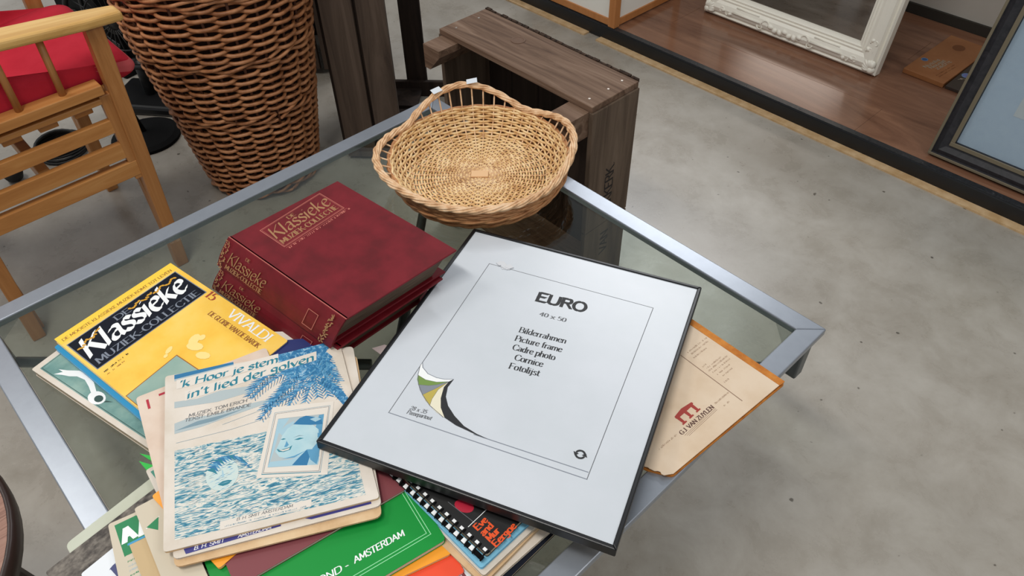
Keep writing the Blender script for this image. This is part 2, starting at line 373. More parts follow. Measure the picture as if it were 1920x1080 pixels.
def text(mb, st, x, y, h, ang=0, mi=0, z=0, nib=.11, nang=35, thin=.035, shear=0, wx=1, serif=False, fit=None, track=0, warp=None):
    """letter quads: x,y baseline start, h cap height, ang degrees; fit = total length"""
    nib *= 1.4; thin *= 1.35; k = h / 70
    tot = sum(G_.get(c, G_[' '])[0] + track for c in st) * k
    if fit: wx = fit / tot
    ca, sa = math.cos(R(ang)), math.sin(R(ang))
    nv = (math.cos(R(nang)) * nib * h / 2, math.sin(R(nang)) * nib * h / 2); th = thin * h / 2
    def q(u, v):
        X = (u * k + v * k * shear) * wx; Y = v * k
        X, Y = x + X * ca - Y * sa, y + X * sa + Y * ca
        return (X, Y)
    pen = 0
    for c in st:
        gw, gs = G_.get(c, G_[' '])
        for s_ in gs.split():
            n = [float(t) for t in s_[1:].split(',')]; p = [(n[i], n[i + 1]) for i in range(0, len(n), 2)]
            ends = [p[0], p[-1]]; dirs = [(p[1][0] - p[0][0], p[1][1] - p[0][1]), (p[-1][0] - p[-2][0], p[-1][1] - p[-2][1])]
            if s_[0] == 's':
                o = []; e = [p[0]] + p + [p[-1]]
                if p[0] == p[-1]: e = [p[-2]] + p + [p[1]]
                for i in range(1, len(e) - 2):
                    for j in range(4):
                        t = j / 4; a, b, c2, d = e[i - 1], e[i], e[i + 1], e[i + 2]
                        o.append(tuple(.5 * (2 * b[m_] + (c2[m_] - a[m_]) * t + (2 * a[m_] - 5 * b[m_] + 4 * c2[m_] - d[m_]) * t * t + (3 * b[m_] - a[m_] - 3 * c2[m_] + d[m_]) * t ** 3) for m_ in (0, 1)))
                p = o + [p[-1]]
            segs = list(zip(p, p[1:]))
            if serif and gw > 18:
                for (ex, ey), (dx, dy) in zip(ends, dirs):
                    if abs(dy) > abs(dx) * 1.0 and min(abs(ey - t) for t in (0, 45, 70, -22)) < 2.5 and s_[0] == 'l':
                        segs.append(((ex - 8, ey), (ex + 8, ey)))
            for a, b in segs:
                A = q(a[0] + pen, a[1]); B = q(b[0] + pen, b[1]); dx, dy = B[0] - A[0], B[1] - A[1]; l = math.hypot(dx, dy) or 1e-9
                N = (nv[0] * ca - nv[1] * sa, nv[0] * sa + nv[1] * ca)
                px, py = -dy / l, dx / l; w_ = N[0] * px + N[1] * py
                if w_ < 0: px, py, w_ = -px, -py, -w_
                tl = N[0] - px * w_, N[1] - py * w_
                w_ = max(w_, th); ox, oy = px * w_ + tl[0] * .8, py * w_ + tl[1] * .8
                ex, ey = dx / l * th * .6, dy / l * th * .6
                P = [(A[0] - ex + ox, A[1] - ey + oy), (A[0] - ex - ox, A[1] - ey - oy), (B[0] + ex - ox, B[1] + ey - oy), (B[0] + ex + ox, B[1] + ey + oy)]
                if warp: P = [warp(*t) for t in P]
                mb.poly(P, z, mi)
        pen += gw + track
    return mb
def scribble(mb, x, y, length, h, ang, mi, z, seed=0, warp=None):
    """a line of print too small to read: short upright ticks"""
    rnd = random.Random(seed); u = 0; c, s = math.cos(R(ang)), math.sin(R(ang))
    while u < length:
        wd = h * rnd.uniform(.25, .6)
        if rnd.random() > .14:
            a, b = (u, h * rnd.uniform(0, .2)), (u + wd, h * rnd.uniform(.6, 1))
            P = [(a[0], a[1]), (b[0], a[1]), (b[0], b[1]), (a[0], b[1])] if rnd.random() > .5 else [(a[0], a[1]), (a[0] + wd * .5, a[1]), (b[0], b[1]), (b[0] - wd * .5, b[1])]
            P = [(x + p * c - q * s, y + p * s + q * c) for p, q in P]
            if warp: P = [warp(*t) for t in P]
            mb.poly(P, z, mi)
        u += wd + h * .18

GT = .4525     # glass top
# ================================================================== SETTING
mb = MB(); mb.box(-6, 4, -3, 6.5, -.05, 0); struct(mb.build('floor', 'floor'))
WY = 2.96
mb = MB(); mb.box(-6, 2.6, WY, WY + .1, 0, 1.5); struct(mb.build('wall_back', 'wall'))
mb = MB(); mb.box(-6, 2.6, WY - .012, WY, .05, .085); struct(mb.build('gap_strip_back', 'gap_strip'))  # dark strip stands in for the shaded gap at the wall foot

# raised display platform with laminate planks
pf = thing('display_platform', 'low display platform with brown laminate top and black step edge along the wall', 'platform', (0, 2.06, 0))
mb = MB(); mb.box(-4, 2.2, .022, WY - 2.06 - .012, 0, .044); mb.build('base', 'ply', pf)
mb = MB(); mb.box(-1.72, 2.2, -.030, 0, 0, .006); mb.box(-4, -1.78, -.030, 0, 0, .006)
mb.build('plywood_strip', 'ply', pf)
mb = MB(); mb.prism([(-4, 0), (2.2, 0), (2.2, .022), (-4, .022)], 0, .050); mb.build('step_edge', 'trimblack', pf, bevel=.004)
mb = MB()
mb.box(-4, 2.2, .003, .024, .050, .0525)
for i in range(30):
    mb.lathe([(.004, .0525), (.003, .0537)], 8, 0, (-3.9 + i * .2, .013))
mb.build('edge_cap', 'trimtop', pf)
for r_ in range(5):
    y0 = .026 + r_ * .174; y1 = min(y0 + .1735, WY - 2.06 - .014)
    x = -4 + (.37 * r_) % 1.2 - .6 + .28
    while x < 2.2:
        a, b = max(x, -4), min(x + 1.2 - .0006, 2.2)
        if b > a + .02:
            mb = MB(); mb.box(a, b, y0, y1, .044, .050)
            mb.build('plank', 'laminate', pf, bevel=.0005)
        x += 1.2

# ================================================================== GLASS TABLE
TX0, TX1, TY0, TY1 = -1.229, -.247, -.090, .902
tb = thing('glass_table', 'square glass coffee table with silver grey metal frame carrying the books', 'table', ((TX0 + TX1) / 2, (TY0 + TY1) / 2, 0))
hx, hy = (TX1 - TX0) / 2, (TY1 - TY0) / 2; rw = .034
for k, pts in enumerate([[(-hx, -hy), (hx, -hy), (hx - rw, -hy + rw), (-hx + rw, -hy + rw)], [(hx, -hy), (hx, hy), (hx - rw, hy - rw), (hx - rw, -hy + rw)],
                         [(hx, hy), (-hx, hy), (-hx + rw, hy - rw), (hx - rw, hy - rw)], [(-hx, hy), (-hx, -hy), (-hx + rw, -hy + rw), (-hx + rw, hy - rw)]]):
    mb = MB(); mb.prism(pts, .441, .4545); mb.build('rail', 'rail', tb, bevel=.0018)
mb = MB(); mb.box(-hx + rw + .0015, hx - rw - .0015, -hy + rw + .0015, hy - rw - .0015, .4455, GT); mb.build('glass_pane', 'glass', tb)
for sx, sy in ((1, 1), (1, -1), (-1, 1), (-1, -1)):
    mb = MB()
    mb.prism([(sx * (hx - rw + .004), sy * (hy - rw + .004)), (sx * (hx - rw - .035), sy * (hy - rw + .004)), (sx * (hx - rw + .004), sy * (hy - rw - .035))], .438, .4445)
    mb.build('corner_plate', 'clear', tb, label='clear triangular corner plate')
for sx, sy in ((1, 1), (1, -1), (-1, 1), (-1, -1)):
    mb = MB(); mb.tube([(sx * (hx - .03), sy * (hy - .03), .357), (sx * .03, sy * .03, .357)], .0095, 12); mb.build('cross_tube', 'tube', tb, smooth=True)
    mb = MB(); mb.box(sx * (hx - .020) - .012, sx * (hx - .020) + .012, sy * (hy - .020) - .012, sy * (hy - .020) + .012, .345, .441); mb.build('corner_block', 'tube', tb, bevel=.003)
mb = MB(); mb.lathe([(.022, .02), (.014, .05), (.014, .34), (.014, .365)], 24); mb.build('pedestal', 'tube', tb, smooth=True)
mb = MB(); mb.lathe([(.13, 0), (.13, .008), (.12, .016), (.04, .022)], 40); mb.build('foot_plate', 'tube', tb, smooth=False)

# ================================================================== EURO PICTURE FRAME
F0, F1, F3 = Vector((-.5925, .1876, .5153)), Vector((-.8058, .6517, .4747)), Vector((-.2176, .3596, .5135))
ax = (F3 - F0).normalized(); az = ax.cross(F1 - F0).normalized(); ay = az.cross(ax)
fr = thing('picture_frame', 'slim black picture frame with printed white insert lying across the books', 'picture frame')
fr.matrix_world = Matrix(((ax.x, ay.x, az.x, F0.x), (ax.y, ay.y, az.y, F0.y), (ax.z, ay.z, az.z, F0.z), (0, 0, 0, 1)))
W_, H_, t_, fw = .410, .510, .016, .0062
for k, pts in enumerate([[(0, 0), (W_, 0), (W_ - fw, fw), (fw, fw)], [(W_, 0), (W_, H_), (W_ - fw, H_ - fw), (W_ - fw, fw)],
                         [(W_, H_), (0, H_), (fw, H_ - fw), (W_ - fw, H_ - fw)], [(0, H_), (0, 0), (fw, fw), (fw, H_ - fw)]]):
    mb = MB(); mb.prism(pts, -t_, 0); mb.build('frame_rail', 'framebl', fr, bevel=.0015)
mb = MB(); mb.box(fw, W_ - fw, fw, H_ - fw, -.007, -.0022); ins = mb.build('printed_insert', 'euro', fr)
mb = MB(); mb.box(fw, W_ - fw, fw, H_ - fw, -.013, -.0072); mb.build('back_board', 'brownpaper', fr)
for x in (.33, .25, .12):
    mb = MB(); mb.box(x, x + .05, .004, .018, -.0175, -.016); mb.build('spring_clip', 'chrome', fr)
mb = MB(); zt = -.00212
L = lambda pts, w_=.0009, mi=1, closed=False: mb.line([(a / 1000, b / 1000) for a, b in pts], w_, zt, mi, closed)
L([(64, 81), (64, 431), (348, 431), (348, 82)], .0010); L([(64, 80.6), (348, 82)], .0014, 9); L([(187, 91.5), (346, 92.8)], .0014, 9)
pp = lambda pts, mi: mb.poly([(a / 1000, b / 1000) for a, b in pts], zt, mi)
text(mb, 'EURO', .168, .3745, .0205, 3, 0, zt, nib=.20, nang=0, thin=.17, fit=.083)
text(mb, '40 x 50', .186, .3435, .0085, 2.5, 1, zt, nib=.19, nang=0, thin=.06, serif=True, fit=.044)
for s_, x0, x1, y in (('Bilderrahmen', .170, .245, .2965), ('Picture frame', .171, .245, .277), ('Cadre photo', .1745, .241, .258), ('Cornice', .185, .229, .2395), ('Fotolijst', .184, .2305, .2205)):
    text(mb, s_, x0, y, .0115, 3.2, 0, zt, nib=.125, nang=0, thin=.045, serif=True, fit=x1 - x0)
text(mb, '28 x 35', .087, .0965, .0065, 4, 1, zt, nib=.12, nang=20, thin=.06, shear=.2, fit=.025)
text(mb, 'Passepartout', .087, .0885, .0065, 4, 1, zt, nib=.12, nang=20, thin=.06, shear=.2, fit=.036)
# page-curl swirl
pp([(64.5, 173), (69, 158.4), (70.2, 157.3), (83.5, 153.7), (100, 155.8), (115.3, 163), (120, 169.8), (108, 165), (96.4, 163.2), (81.4, 165.3), (69, 173.5), (64.4, 182)], 2)
pp([(69, 158.4), (72, 150), (78.5, 141.4), (92.7, 145.4), (102.4, 151.1), (115.4, 162.7), (100, 155.8), (83.5, 153.7), (70.2, 157.3)], 3)
pp([(78.5, 141.4), (85, 133), (92.3, 127), (105, 145.8), (115.4, 162.7), (102.4, 151.1), (92.7, 145.4)], 4)
pp([(92.3, 127), (101, 119), (110.2, 113.6), (108, 125), (108.4, 144), (115.4, 162.7), (105, 145.8)], 5)
pp([(110.2, 113.6), (124, 106), (138.3, 102), (126.1, 115.6), (118.6, 130.9), (113.7, 151), (115.5, 162.5), (108.4, 144), (108, 125)], 6)
pp([(138.3, 102), (158, 96), (190, 92), (207.2, 91.7), (190, 93.6), (168.9, 99), (149.6, 110), (133.9, 122.5), (123.9, 136.3), (118.8, 153.1), (120.3, 170), (115.6, 162.5), (113.7, 151), (118.6, 130.9), (126.1, 115.6)], 0)
L([(64.4, 174), (69, 158.4), (78, 142.2), (92.2, 126.9), (110.1, 113.5), (136.4, 102)], .0008)
for pts in ([(79, 141.4), (92.7, 145.4), (102.4, 151.1), (115.4, 162.7)], [(92.4, 127), (105.1, 145.8), (115.4, 162.7)], [(110.3, 113.6), (108, 125), (108.4, 144), (115.4, 162.7)], [(70.2, 157.3), (83.5, 153.7), (100, 155.8), (115.3, 163)]): L(pts, .0005)
L([(64.3, 181.7), (69, 173.5), (81.4, 165.3), (96.4, 163.2), (108, 164.9), (120, 169.8)], .0011, 9)
# recycling ring
for a0 in (20, 200):
    L([(328.4 + 6 * math.cos(R(a0 + t)), 115.3 + 6 * math.sin(R(a0 + t))) for t in range(0, 150, 15)], .0026, 0)
    ex, ey = 328.4 + 6 * math.cos(R(a0 + 150)), 115.3 + 6 * math.sin(R(a0 + 150)); d = R(a0 + 240)
    pp([(ex + 5 * math.cos(d), ey + 5 * math.sin(d)), (ex + 4 * math.cos(d + 1.57), ey + 4 * math.sin(d + 1.57)), (ex - 4 * math.cos(d + 1.57), ey - 4 * math.sin(d + 1.57))], 0)
mb.build('printed_lettering', ['inkblack', 'linegrey', 'inkwhite', 'olive', 'slate', 'mustard', 'ivory', 'inkblack', 'inkblack', 'slate'], ins)
mb = MB()
rnd = random.Random(3)
for i in range(7):
    a = rnd.uniform(0, 6.28); x, y = .090 + rnd.uniform(-.009, .010), .433 + rnd.uniform(-.007, .006)
    mb.prism([(x + .007 * math.cos(a + t) * rnd.uniform(.6, 1.2), y + .006 * math.sin(a + t)) for t in (0, 1.4, 2.8, 4.2, 5.3)], -.0021, -.0012 + i * .0002)
mb.build('torn_sticker', 'sticker', fr, label='crumpled torn price sticker')

# ================================================================== BINDERS
def quadbox(mb, c, mi=0):
    """hexahedron from 8 corners (bottom 4, top 4)"""
    mb.add(c, [(3, 2, 1, 0), (4, 5, 6, 7), (0, 1, 5, 4), (1, 2, 6, 5), (2, 3, 7, 6), (3, 0, 4, 7)], mi)
def binder(loc, ang, L_, D_, zt, zb, lean, leanx, label, front):
    b = thing('ring_binder', label, 'binder', (loc[0], loc[1], 0), R(ang), 'music collection binders'); ct = .0035
    sk = .11
    def skewbox(m, x0, x1, y0, y1, z0, z1, dx=0, dy=0):
        quadbox(m, [(x0 + sk * y0, y0, z0), (x1 + sk * y0, y0, z0), (x1 + sk * y1, y1, z0), (x0 + sk * y1, y1, z0),
                    (x0 + sk * y0 + dx, y0 + dy, z1), (x1 + sk * y0 + dx, y0 + dy, z1), (x1 + sk * y1 + dx, y1 + dy, z1), (x0 + sk * y1 + dx, y1 + dy, z1)])
    mb = MB(); skewbox(mb, 0, L_, .002, D_, zt - ct, zt); tc = mb.build('front_cover', 'red', b, bevel=.0012)
    mb = MB(); skewbox(mb, leanx, L_ + leanx, lean + .002, D_ + lean + .014, zb, zb + ct); mb.build('back_cover', 'red', b, bevel=.0012)
    n = 6; mb = MB(); P = []
    for i in range(n + 1):
        t = i / n; bul = .004 * math.sin(math.pi * t); z = zb + (zt - zb) * t
        P.append((lean * (1 - t) - bul, leanx * (1 - t), z))
    for (y0, x0, z0), (y1, x1, z1) in zip(P, P[1:]):
        quadbox(mb, [(x0, y0, z0), (L_ + x0, y0, z0), (L_ + x0, y0 + .005, z0), (x0, y0 + .005, z0), (x1, y1, z1), (L_ + x1, y1, z1), (L_ + x1, y1 + .005, z1), (x1, y1 + .005, z1)])
    sp = mb.build('spine', 'red', b)
    mb = MB(); skewbox(mb, .008 + leanx, L_ - .007 + leanx, lean + .012, D_ - .008 + lean, zb + ct, zt - ct, -leanx, -lean)
    mb.build('pages', 'greypages', b)
    # spine print in the spine's own plane
    mb = MB()
    text(mb, 'Klassieke', .022, .0195, .021, 0, 0, 0, nib=.095, nang=35, thin=.04, shear=.18, fit=.097)
    text(mb, 'DE', .060, .043, .0055, 0, 0, 0, nib=.16, nang=0, thin=.07, fit=.011)
    text(mb, 'MUZIEK-COLLECTIE', .023, .0075, .0078, 0, 0, 0, nib=.15, nang=0, thin=.07, serif=True, fit=.096)
    rnd = random.Random(5)
    for xo in (.002, .258):
        for k in range(34):
            y = .003 + k * .00155
            mb.ell(xo + .008 + rnd.uniform(-.0055, .0055), y, rnd.uniform(.0016, .0036), .0011, 0, 0, rnd.uniform(-1.5, 1.5), 7)
    mb.line([(.2195, .0105), (.2195, .039), (.2415, .039), (.2415, .0105)], .0012, 0, 1, True)
    pr = mb.build('gold_lettering', ['gold', 'rose', 'red'], sp)
    yv = Vector((-leanx, -lean, zt - zb)); yl = yv.length; yv.normalize(); xv = Vector((1, 0, 0)); nv = xv.cross(yv).normalized()
    k = yl / .057
    o = Vector((leanx, lean, zb)) + nv * .0047
    pr.data.transform(Matrix(((1, yv.x * k, nv.x, o.x), (0, yv.y * k, nv.y, o.y), (0, yv.z * k, nv.z, o.z), (0, 0, 0, 1))))
    if front:
        mb = MB(); z = zt + .00015
        # cover print: local x runs along the spine, the title reads across it
        c = lambda u, v: (u, v)
        mb.line([(.0265, .0435), (.0265, .169), (.090, .169), (.090, .0435)], .0011, z, 1, True)
        mb.line([(.0285, .0455), (.0285, .167), (.088, .167), (.088, .0455)], .0005, z, 1, True)
        text(mb, 'Klassieke', .0645, .046, .030, 90, 0, z, nib=.10, nang=35, thin=.03, shear=.22, fit=.118)
        text(mb, 'DE', .0405, .091, .0080, 90, 0, z, nib=.15, nang=0, thin=.06, fit=.016)
        text(mb, 'MUZIEK-COLLECTIE', .0825, .047, .0115, 90, 0, z, nib=.14, nang=0, thin=.06, serif=True, fit=.117)
        scribble(mb, .100, .044, .128, .0055, 90, 1, z, 4)
        mb.line([(.094, .044), (.094, .171)], .0006, z, 1)
        mb.line([(.0, .0018), (L_, .0018)], .0012, z, 1)
        mb.build('title_stamp', ['gold', 'rose'], tc)
    return b
binder((-1.001, .2665), 8.0, .287, .205, .5005, GT + .0005, -.020, -.022, 'dark red ring binder underneath the other, gold lettering on its spine', False)
binder((-.996, .292), 6.6, .286, .212, .553, .5015, -.027, -.016, 'dark red ring binder on top, gold title stamped on its front cover', True)

# ================================================================== BOOKLETS
def booklet(name, label, cat, o, ang, rect, z0, z1, cover, pages='pages', group=None, r=.004, back=None, poly=None):
    """rect = x0,x1,y0,y1 in the booklet's own frame at corner o"""
    b = thing(name, label, cat, (o[0], o[1], z0), R(ang), group); h = z1 - z0; ct = min(.0007, h * .3)
    if poly is None:
        x0, x1, y0, y1 = rect; poly = [(x0, y0), (x1, y0), (x1, y1), (x0, y1)]
    cxm = sum(p[0] for p in poly) / len(poly); cym = sum(p[1] for p in poly) / len(poly)
    rp = rpoly(poly, r)
    ins = [(cxm + (x - cxm) * .994, cym + (y - cym) * .994) for x, y in rp]
    mb = MB(); mb.prism(ins, ct, h - ct); mb.build('pages', pages, b)
    mb = MB(); mb.prism(rp, h - ct, h); c = mb.build('cover', cover, b)
    mb = MB(); mb.prism(rp, 0, ct); mb.build('back_cover', back or cover, b)
    b['h'] = h
    return b, c, h

# --- yellow magazine and what lies under it
YO, YA = (-1.055, .005), 99.8
b, c, h = booklet('song_book', 'teal book cover with a white bird print, lying under the yellow magazine', 'book', (-1.038, -.043), 14.5, (0, .30, 0, .215), GT + .0002, .4665, 'cream', 'pages')
mb = MB(); z = h + .00015
mb.poly([(.010, .008), (.294, .008), (.294, .208), (.010, .208)], z, 0)
mb.line([(.012, .010), (.292, .010), (.292, .206), (.012, .206)], .001, z, 1, True)
# white wing, ring head and beak of the bird print
mb.poly([(.050, .028), (.066, .037), (.084, .038), (.104, .034), (.120, .026), (.126, .019), (.118, .019), (.104, .025), (.088, .030), (.072, .028), (.062, .022), (.050, .018), (.038, .012), (.046, .022), (.036, .022)], z, 2)
mb.ell(.132, .018, .0155, .0105, z, 2); mb.ell(.136, .0185, .0075, .0058, z, 1); mb.poly([(.148, .022), (.160, .026), (.148, .018)], z, 1)
mb.build('cover_print', ['teal', 'tealdark', 'inkwhite'], c)
# shift of the blue magazine under the yellow one
b, c, h = booklet('magazine', 'blue magazine peeking out under the yellow one', 'magazine', YO, YA, (-.0075, .2135, -.303, -.006), .4690, .4760, 'blue', 'white')
mb = MB(); z = h + .00015
text(mb, 'L', .150, -.297, .018, 0, 0, z, nib=.16, nang=10, thin=.06, serif=True, shear=.2)
mb.line([(.165, -.302), (.207, -.302)], .003, z, 0)
mb.build('cover_print', 'inkwhite', c)
b, c, h = booklet('magazine', 'yellow classical music magazine with black title box', 'magazine', YO, YA, (0, .212, -.297, 0), .4762, .4835, 'yellow', 'white', r=.003)
mb = MB(); z = h + .00015; P8 = lambda pts, mi: mb.poly([(a / 1000, b_ / 1000) for a, b_ in pts], z, mi)
P8([(0, 0), (212, 0), (212, -20), (0, -20)], 3)
P8([(4.5, -26.5), (204, -24), (204.5, -108.5), (5.5, -109.5)], 2)
P8([(6, -28), (202.5, -25.5), (203, -107), (7, -108)], 0)
text(mb, 'Klassieke', .010, -.079, .043, 1, 1, z, nib=.16, nang=35, thin=.05, shear=.24, fit=.184)
text(mb, 'DE', .080, -.0445, .0115, 0, 2, z, nib=.15, nang=0, thin=.06, serif=True, fit=.028)
text(mb, 'MUZIEK-COLLECTIE', .013, -.1015, .0135, -.3, 2, z, nib=.15, nang=0, thin=.05, serif=True, fit=.184)
rnd = random.Random(9)
for x0, n_ in ((.012, 10), (.108, 20)):
    for k in range(n_):
        x = x0 + k * .0045; mb.ell(x, -.038 - .003 * math.sin(k * 1.3) - (0 if x0 > .1 else .012 - k * .0012), .0034, .0020, z, 4, rnd.uniform(-1, 1), 8)
text(mb, 'DE MOOISTE KLASSIEKE MUZIEK KOMT TOT LEVEN', .006, -.016, .0062, -.8, 5, z, nib=.13, nang=0, thin=.07, fit=.196)
text(mb, '15', .1965, -.112, .0145, -90, 6, z, nib=.18, nang=10, thin=.05, serif=True, fit=.020)
text(mb, 'VIVALDI', .190, -.176, .016, -90, 1, z, nib=.15, nang=0, thin=.06, serif=True, fit=.096)
text(mb, 'DE GLORIE VAN DE BAROK', .174, -.150, .0082, -90, 5, z, nib=.15, nang=0, thin=.07, serif=True, fit=.120)
scribble(mb, .009, -.1235, .045, .0035, 4, 0, z, 11); scribble(mb, .009, -.131, .030, .003, 4, 5, z, 12)
P8([(2, -187), (93.5, -181.5), (97.5, -292), (2, -294)], 5); P8([(3, -188.5), (92, -183), (96, -290), (3, -292)], 7)
for (x, y, a, b_) in ((.128, -.178, .012, .008), (.120, -.190, .008, .014), (.116, -.215, .007, .012), (.138, -.184, .006, .005), (.092, -.164, .008, .004), (.082, -.170, .004, .003)):
    mb.ell(x, y, a, b_, z, 8, .4, 10)
mb.build('cover_print', ['navy', 'inkwhite', 'inkgrey', 'yellow2', 'inkgold', 'inkbrown', 'inkrust', 'tealflat', flat('pale_yellow_clouds', (248, 220, 140), .3)], c)

# --- small papers between magazine and binders
mb = MB(); mb.prism(rpoly([(-.845, .262), (-.832, .276), (-.792, .281), (-.790, .235), (-.84, .235)], .004), .4605, .4685); tag(mb.build('note_card', 'cream'), 'small cream card sticking out between yellow magazine and lower red binder', 'card')
b, c, h = booklet('booklet', 'dark blue booklet corner peeking out below the red binders, under the sheet music', 'booklet', (0, 0), 0, None, .4764, .4805, 'royal', 'white', poly=[(-.806, .262), (-.783, .292), (-.69, .270), (-.69, .20), (-.79, .20)])
mb = MB(); mb.prism([(-.720, .360), (-.712, .379), (-.60, .41), (-.60, .375)], GT + .0001, GT + .0011); tag(mb.build('slip_of_paper', flat('pink_slip', (226, 206, 204), .6)), 'small pinkish paper slip poking out from under the left edge of the picture frame', 'paper')

# --- left lower pile
mb = MB(); mb.prism(rpoly([(-.724, -.115), (-.746, .060), (-.742, .13), (-.42, .15), (-.40, -.115)], .008), .4548, .4568)
tag(mb.build('card_folder', 'pale'), 'pale sage green card folder, lowest in the pile, lying over the silver table rail', 'folder')
booklet('hardback_book', 'worn book with mottled grey marbled cover at the lower left of the pile', 'book', (-.700, -.146), 96.2, (0, .19, -.25, 0), .4572, .4628, 'marble', 'pages')
b, c, h = booklet('booklet', 'white booklet with blue lettering beside the marbled grey book', 'booklet', (-.664, -.115), 97.5, (0, .10, -.22, 0), .4630, .4668, 'white', 'white')
mb = MB(); text(mb, 'L', .028, -.040, .018, 0, 0, h + .00015, nib=.3, nang=10, thin=.1, serif=True); text(mb, 'I', .044, -.044, .018, 0, 0, h + .00015, nib=.3, nang=10, thin=.1, serif=True); mb.build('cover_print', 'royal', c)
b, c, h = booklet('magazine', 'white magazine with rounded green title block and letters', 'magazine', (-.700, -.063), 76, (0, .085, -.24, 0), .4670, .4735, 'sand', 'white')
mb = MB(); z = h + .00015
mb.poly(rpoly([(.007, -.006), (.012, -.056), (.079, -.050), (.079, -.006)], .005) , z, 0)
mb.poly([(.007, -.006), (.034, -.005), (.034, -.05), (.011, -.056)], z, 0)
text(mb, 'A', .013, -.037, .020, 6, 1, z, nib=.26, nang=0, thin=.1, fit=.016); text(mb, 'A', .033, -.037, .020, 6, 1, z, nib=.26, nang=0, thin=.1, fit=.016)
mb.poly([(.017, -.043), (.080, -.040), (.080, -.037), (.017, -.040)], z, 2)
for i in range(9): scribble(mb, .013, -.066 - i * .0065, .030, .0028, 3, 3 if i % 3 else 0, z, 20 + i)
mb.build('cover_print', ['grass', 'inkwhite', 'blue', 'palegrey'], c)
mb = MB(); mb.prism([(-.653, -.055), (-.645, -.020), (-.50, .0), (-.50, -.075)], .4737, .4748); tag(mb.build('kraft_sheet', 'brownpaper'), 'brown kraft paper sheet lying over the white and green magazine', 'paper')
b, c, h = booklet('booklet', 'beige booklet with a small dark green triangle, left of the sheet music', 'booklet', (-.693, -.029), 82, (0, .046, -.26, 0), .4750, .4800, 'sand', 'cream')
mb = MB(); mb.poly([(.005, -.036), (.022, -.030), (.016, -.048)], h + .00015, 0); mb.line([(.0045, -.0375), (.0225, -.030)], .001, h + .0001, 1); mb.build('cover_print', ['grass', 'inkwhite'], c)
booklet('booklet', 'teal green booklet with cream border, showing left of the sheet music', 'booklet', (-.741, .006), 84, (0, .15, -.12, 0), .4690, .4745, 'cream', 'cream')
o_ = bpy.data.objects[-1]
mb = MB(); mb.poly([(-.734, .010), (-.732, .10), (-.66, .10), (-.662, .012)], .4747, 0); oo = mb.build('cover_print', 'tealgreen')
for ob in list(bpy.data.objects):
    if ob.name.startswith('booklet') and ob.get('label', '').startswith('teal green booklet'):
        oo.parent = ob; oo.matrix_parent_inverse = (Matrix.Translation(ob.location) @ Matrix.Rotation(R(84), 4, 'Z')).inverted()
booklet('booklet', 'orange booklet corner showing left of the sheet music', 'booklet', (-.691, -.005), 96, (0, .15, -.15, 0), .4802, .4842, 'orange', 'cream')
mb = MB()
for a, b_, c_ in (((-.787, .012), (-.760, .030), (-.752, .022)), ((-.776, .006), (-.748, .022), (-.744, .008))):
    mb.prism([a, b_, c_], .4562, .4572)
mb.prism([(-.762, .030), (-.735, .035), (-.735, .012), (-.752, .012)], .4558, .4568)
tag(mb.build('paper_leaf', 'greenbr'), 'bright green paper leaf tips poking out under the teal book', 'paper')

# --- right lower pile (under the picture frame's near edge)
gB = 'music booklets piled at the front of the table'
stk = [(.4530, .4585, 'navy', -.300, .224, 1.5), (.4586, .4640, 'cream', -.309, .238, -1), (.4641, .4700, 'tan', -.313, .230, 3)]
for i, (a, b_, cv, xr, y0, an) in enumerate(stk):
    booklet('booklet', ['dark navy booklet, lowest under the spiral bound book', 'cream booklet, second from the bottom under the spiral bound book', 'tan booklet, third from the bottom under the spiral bound book'][i], 'booklet',
            (xr, y0), an, (-.24, 0, 0, .17), a, b_, cv, 'pages', gB)
booklet('booklet', 'cream backed booklet just under the light blue booklet', 'booklet', (-.318, .236), 1, (-.24, 0, 0, .18), .4702, .4760, 'cream', 'pages', gB)
booklet('booklet', 'light blue booklet directly beneath the black spiral bound book', 'booklet', (-.325, .2385), 1, (-.24, 0, 0, .165), .4762, .4815, 'sky', 'sky', gB)
b, c, h = booklet('spiral_book', 'black spiral bound book with orange lettering under the picture frame', 'book', (-.340, .2500), 3, (-.20, .010, .002, .12), .4818, .4895, 'black', 'pages')
mb = MB(); z = h + .00015
for i, s_ in enumerate(['Eve', 'and', 'Mur', 'Eergoe']):
    text(mb, s_, -.020 + i * .0105, .016, .0085, 90, 0, z, nib=.2, nang=0, thin=.13, fit=.0062 * len(s_))
mb.ell(-.056, .028, .013, .0085, z, 1, .35); mb.line([(-.075, .018), (-.030, .021)], .0008, z, 3); mb.line([(-.032, .012), (-.032, .045)], .0009, z, 2)
for k in range(15): mb.poly([(-.188 + k * .0135, .0035), (-.183 + k * .0135, .0035), (-.183 + k * .0135, .0075), (-.188 + k * .0135, .0075)], z, 2)
mb.build('cover_print', ['inkorange', 'crimson', 'inkwhite', 'linegrey'], c)
for k in range(15):
    x = -.1805 + k * .0135; mb = MB()
    mb.tube([(x, .0045 + .008 * math.cos(t) - .004, .0045 + .0062 * math.sin(t)) for t in [R(a) for a in range(-20, 200, 20)]], .0012, 5)
    mb.build('binding_comb', 'blackmat', b, smooth=True)
mb = MB(); mb.tube([(-.195, -.0035, .003), (.008, -.0035, .003)], .0032, 8); mb.build('binding_spine', 'blackmat', b, smooth=True)
mb = MB()
for k in range(14): mb.box(-.187 + k * .0135 - .0015, -.187 + k * .0135 + .0045, -.0065, -.0008, .0055, .0068)
mb.build('page_tabs', 'inkwhite', b)
booklet('booklet', 'red orange booklet at the bottom edge beside the spiral bound book', 'booklet', (-.342, .226), 78, (-.25, 0, 0, .10), .4614, .4650, 'redor', 'white')
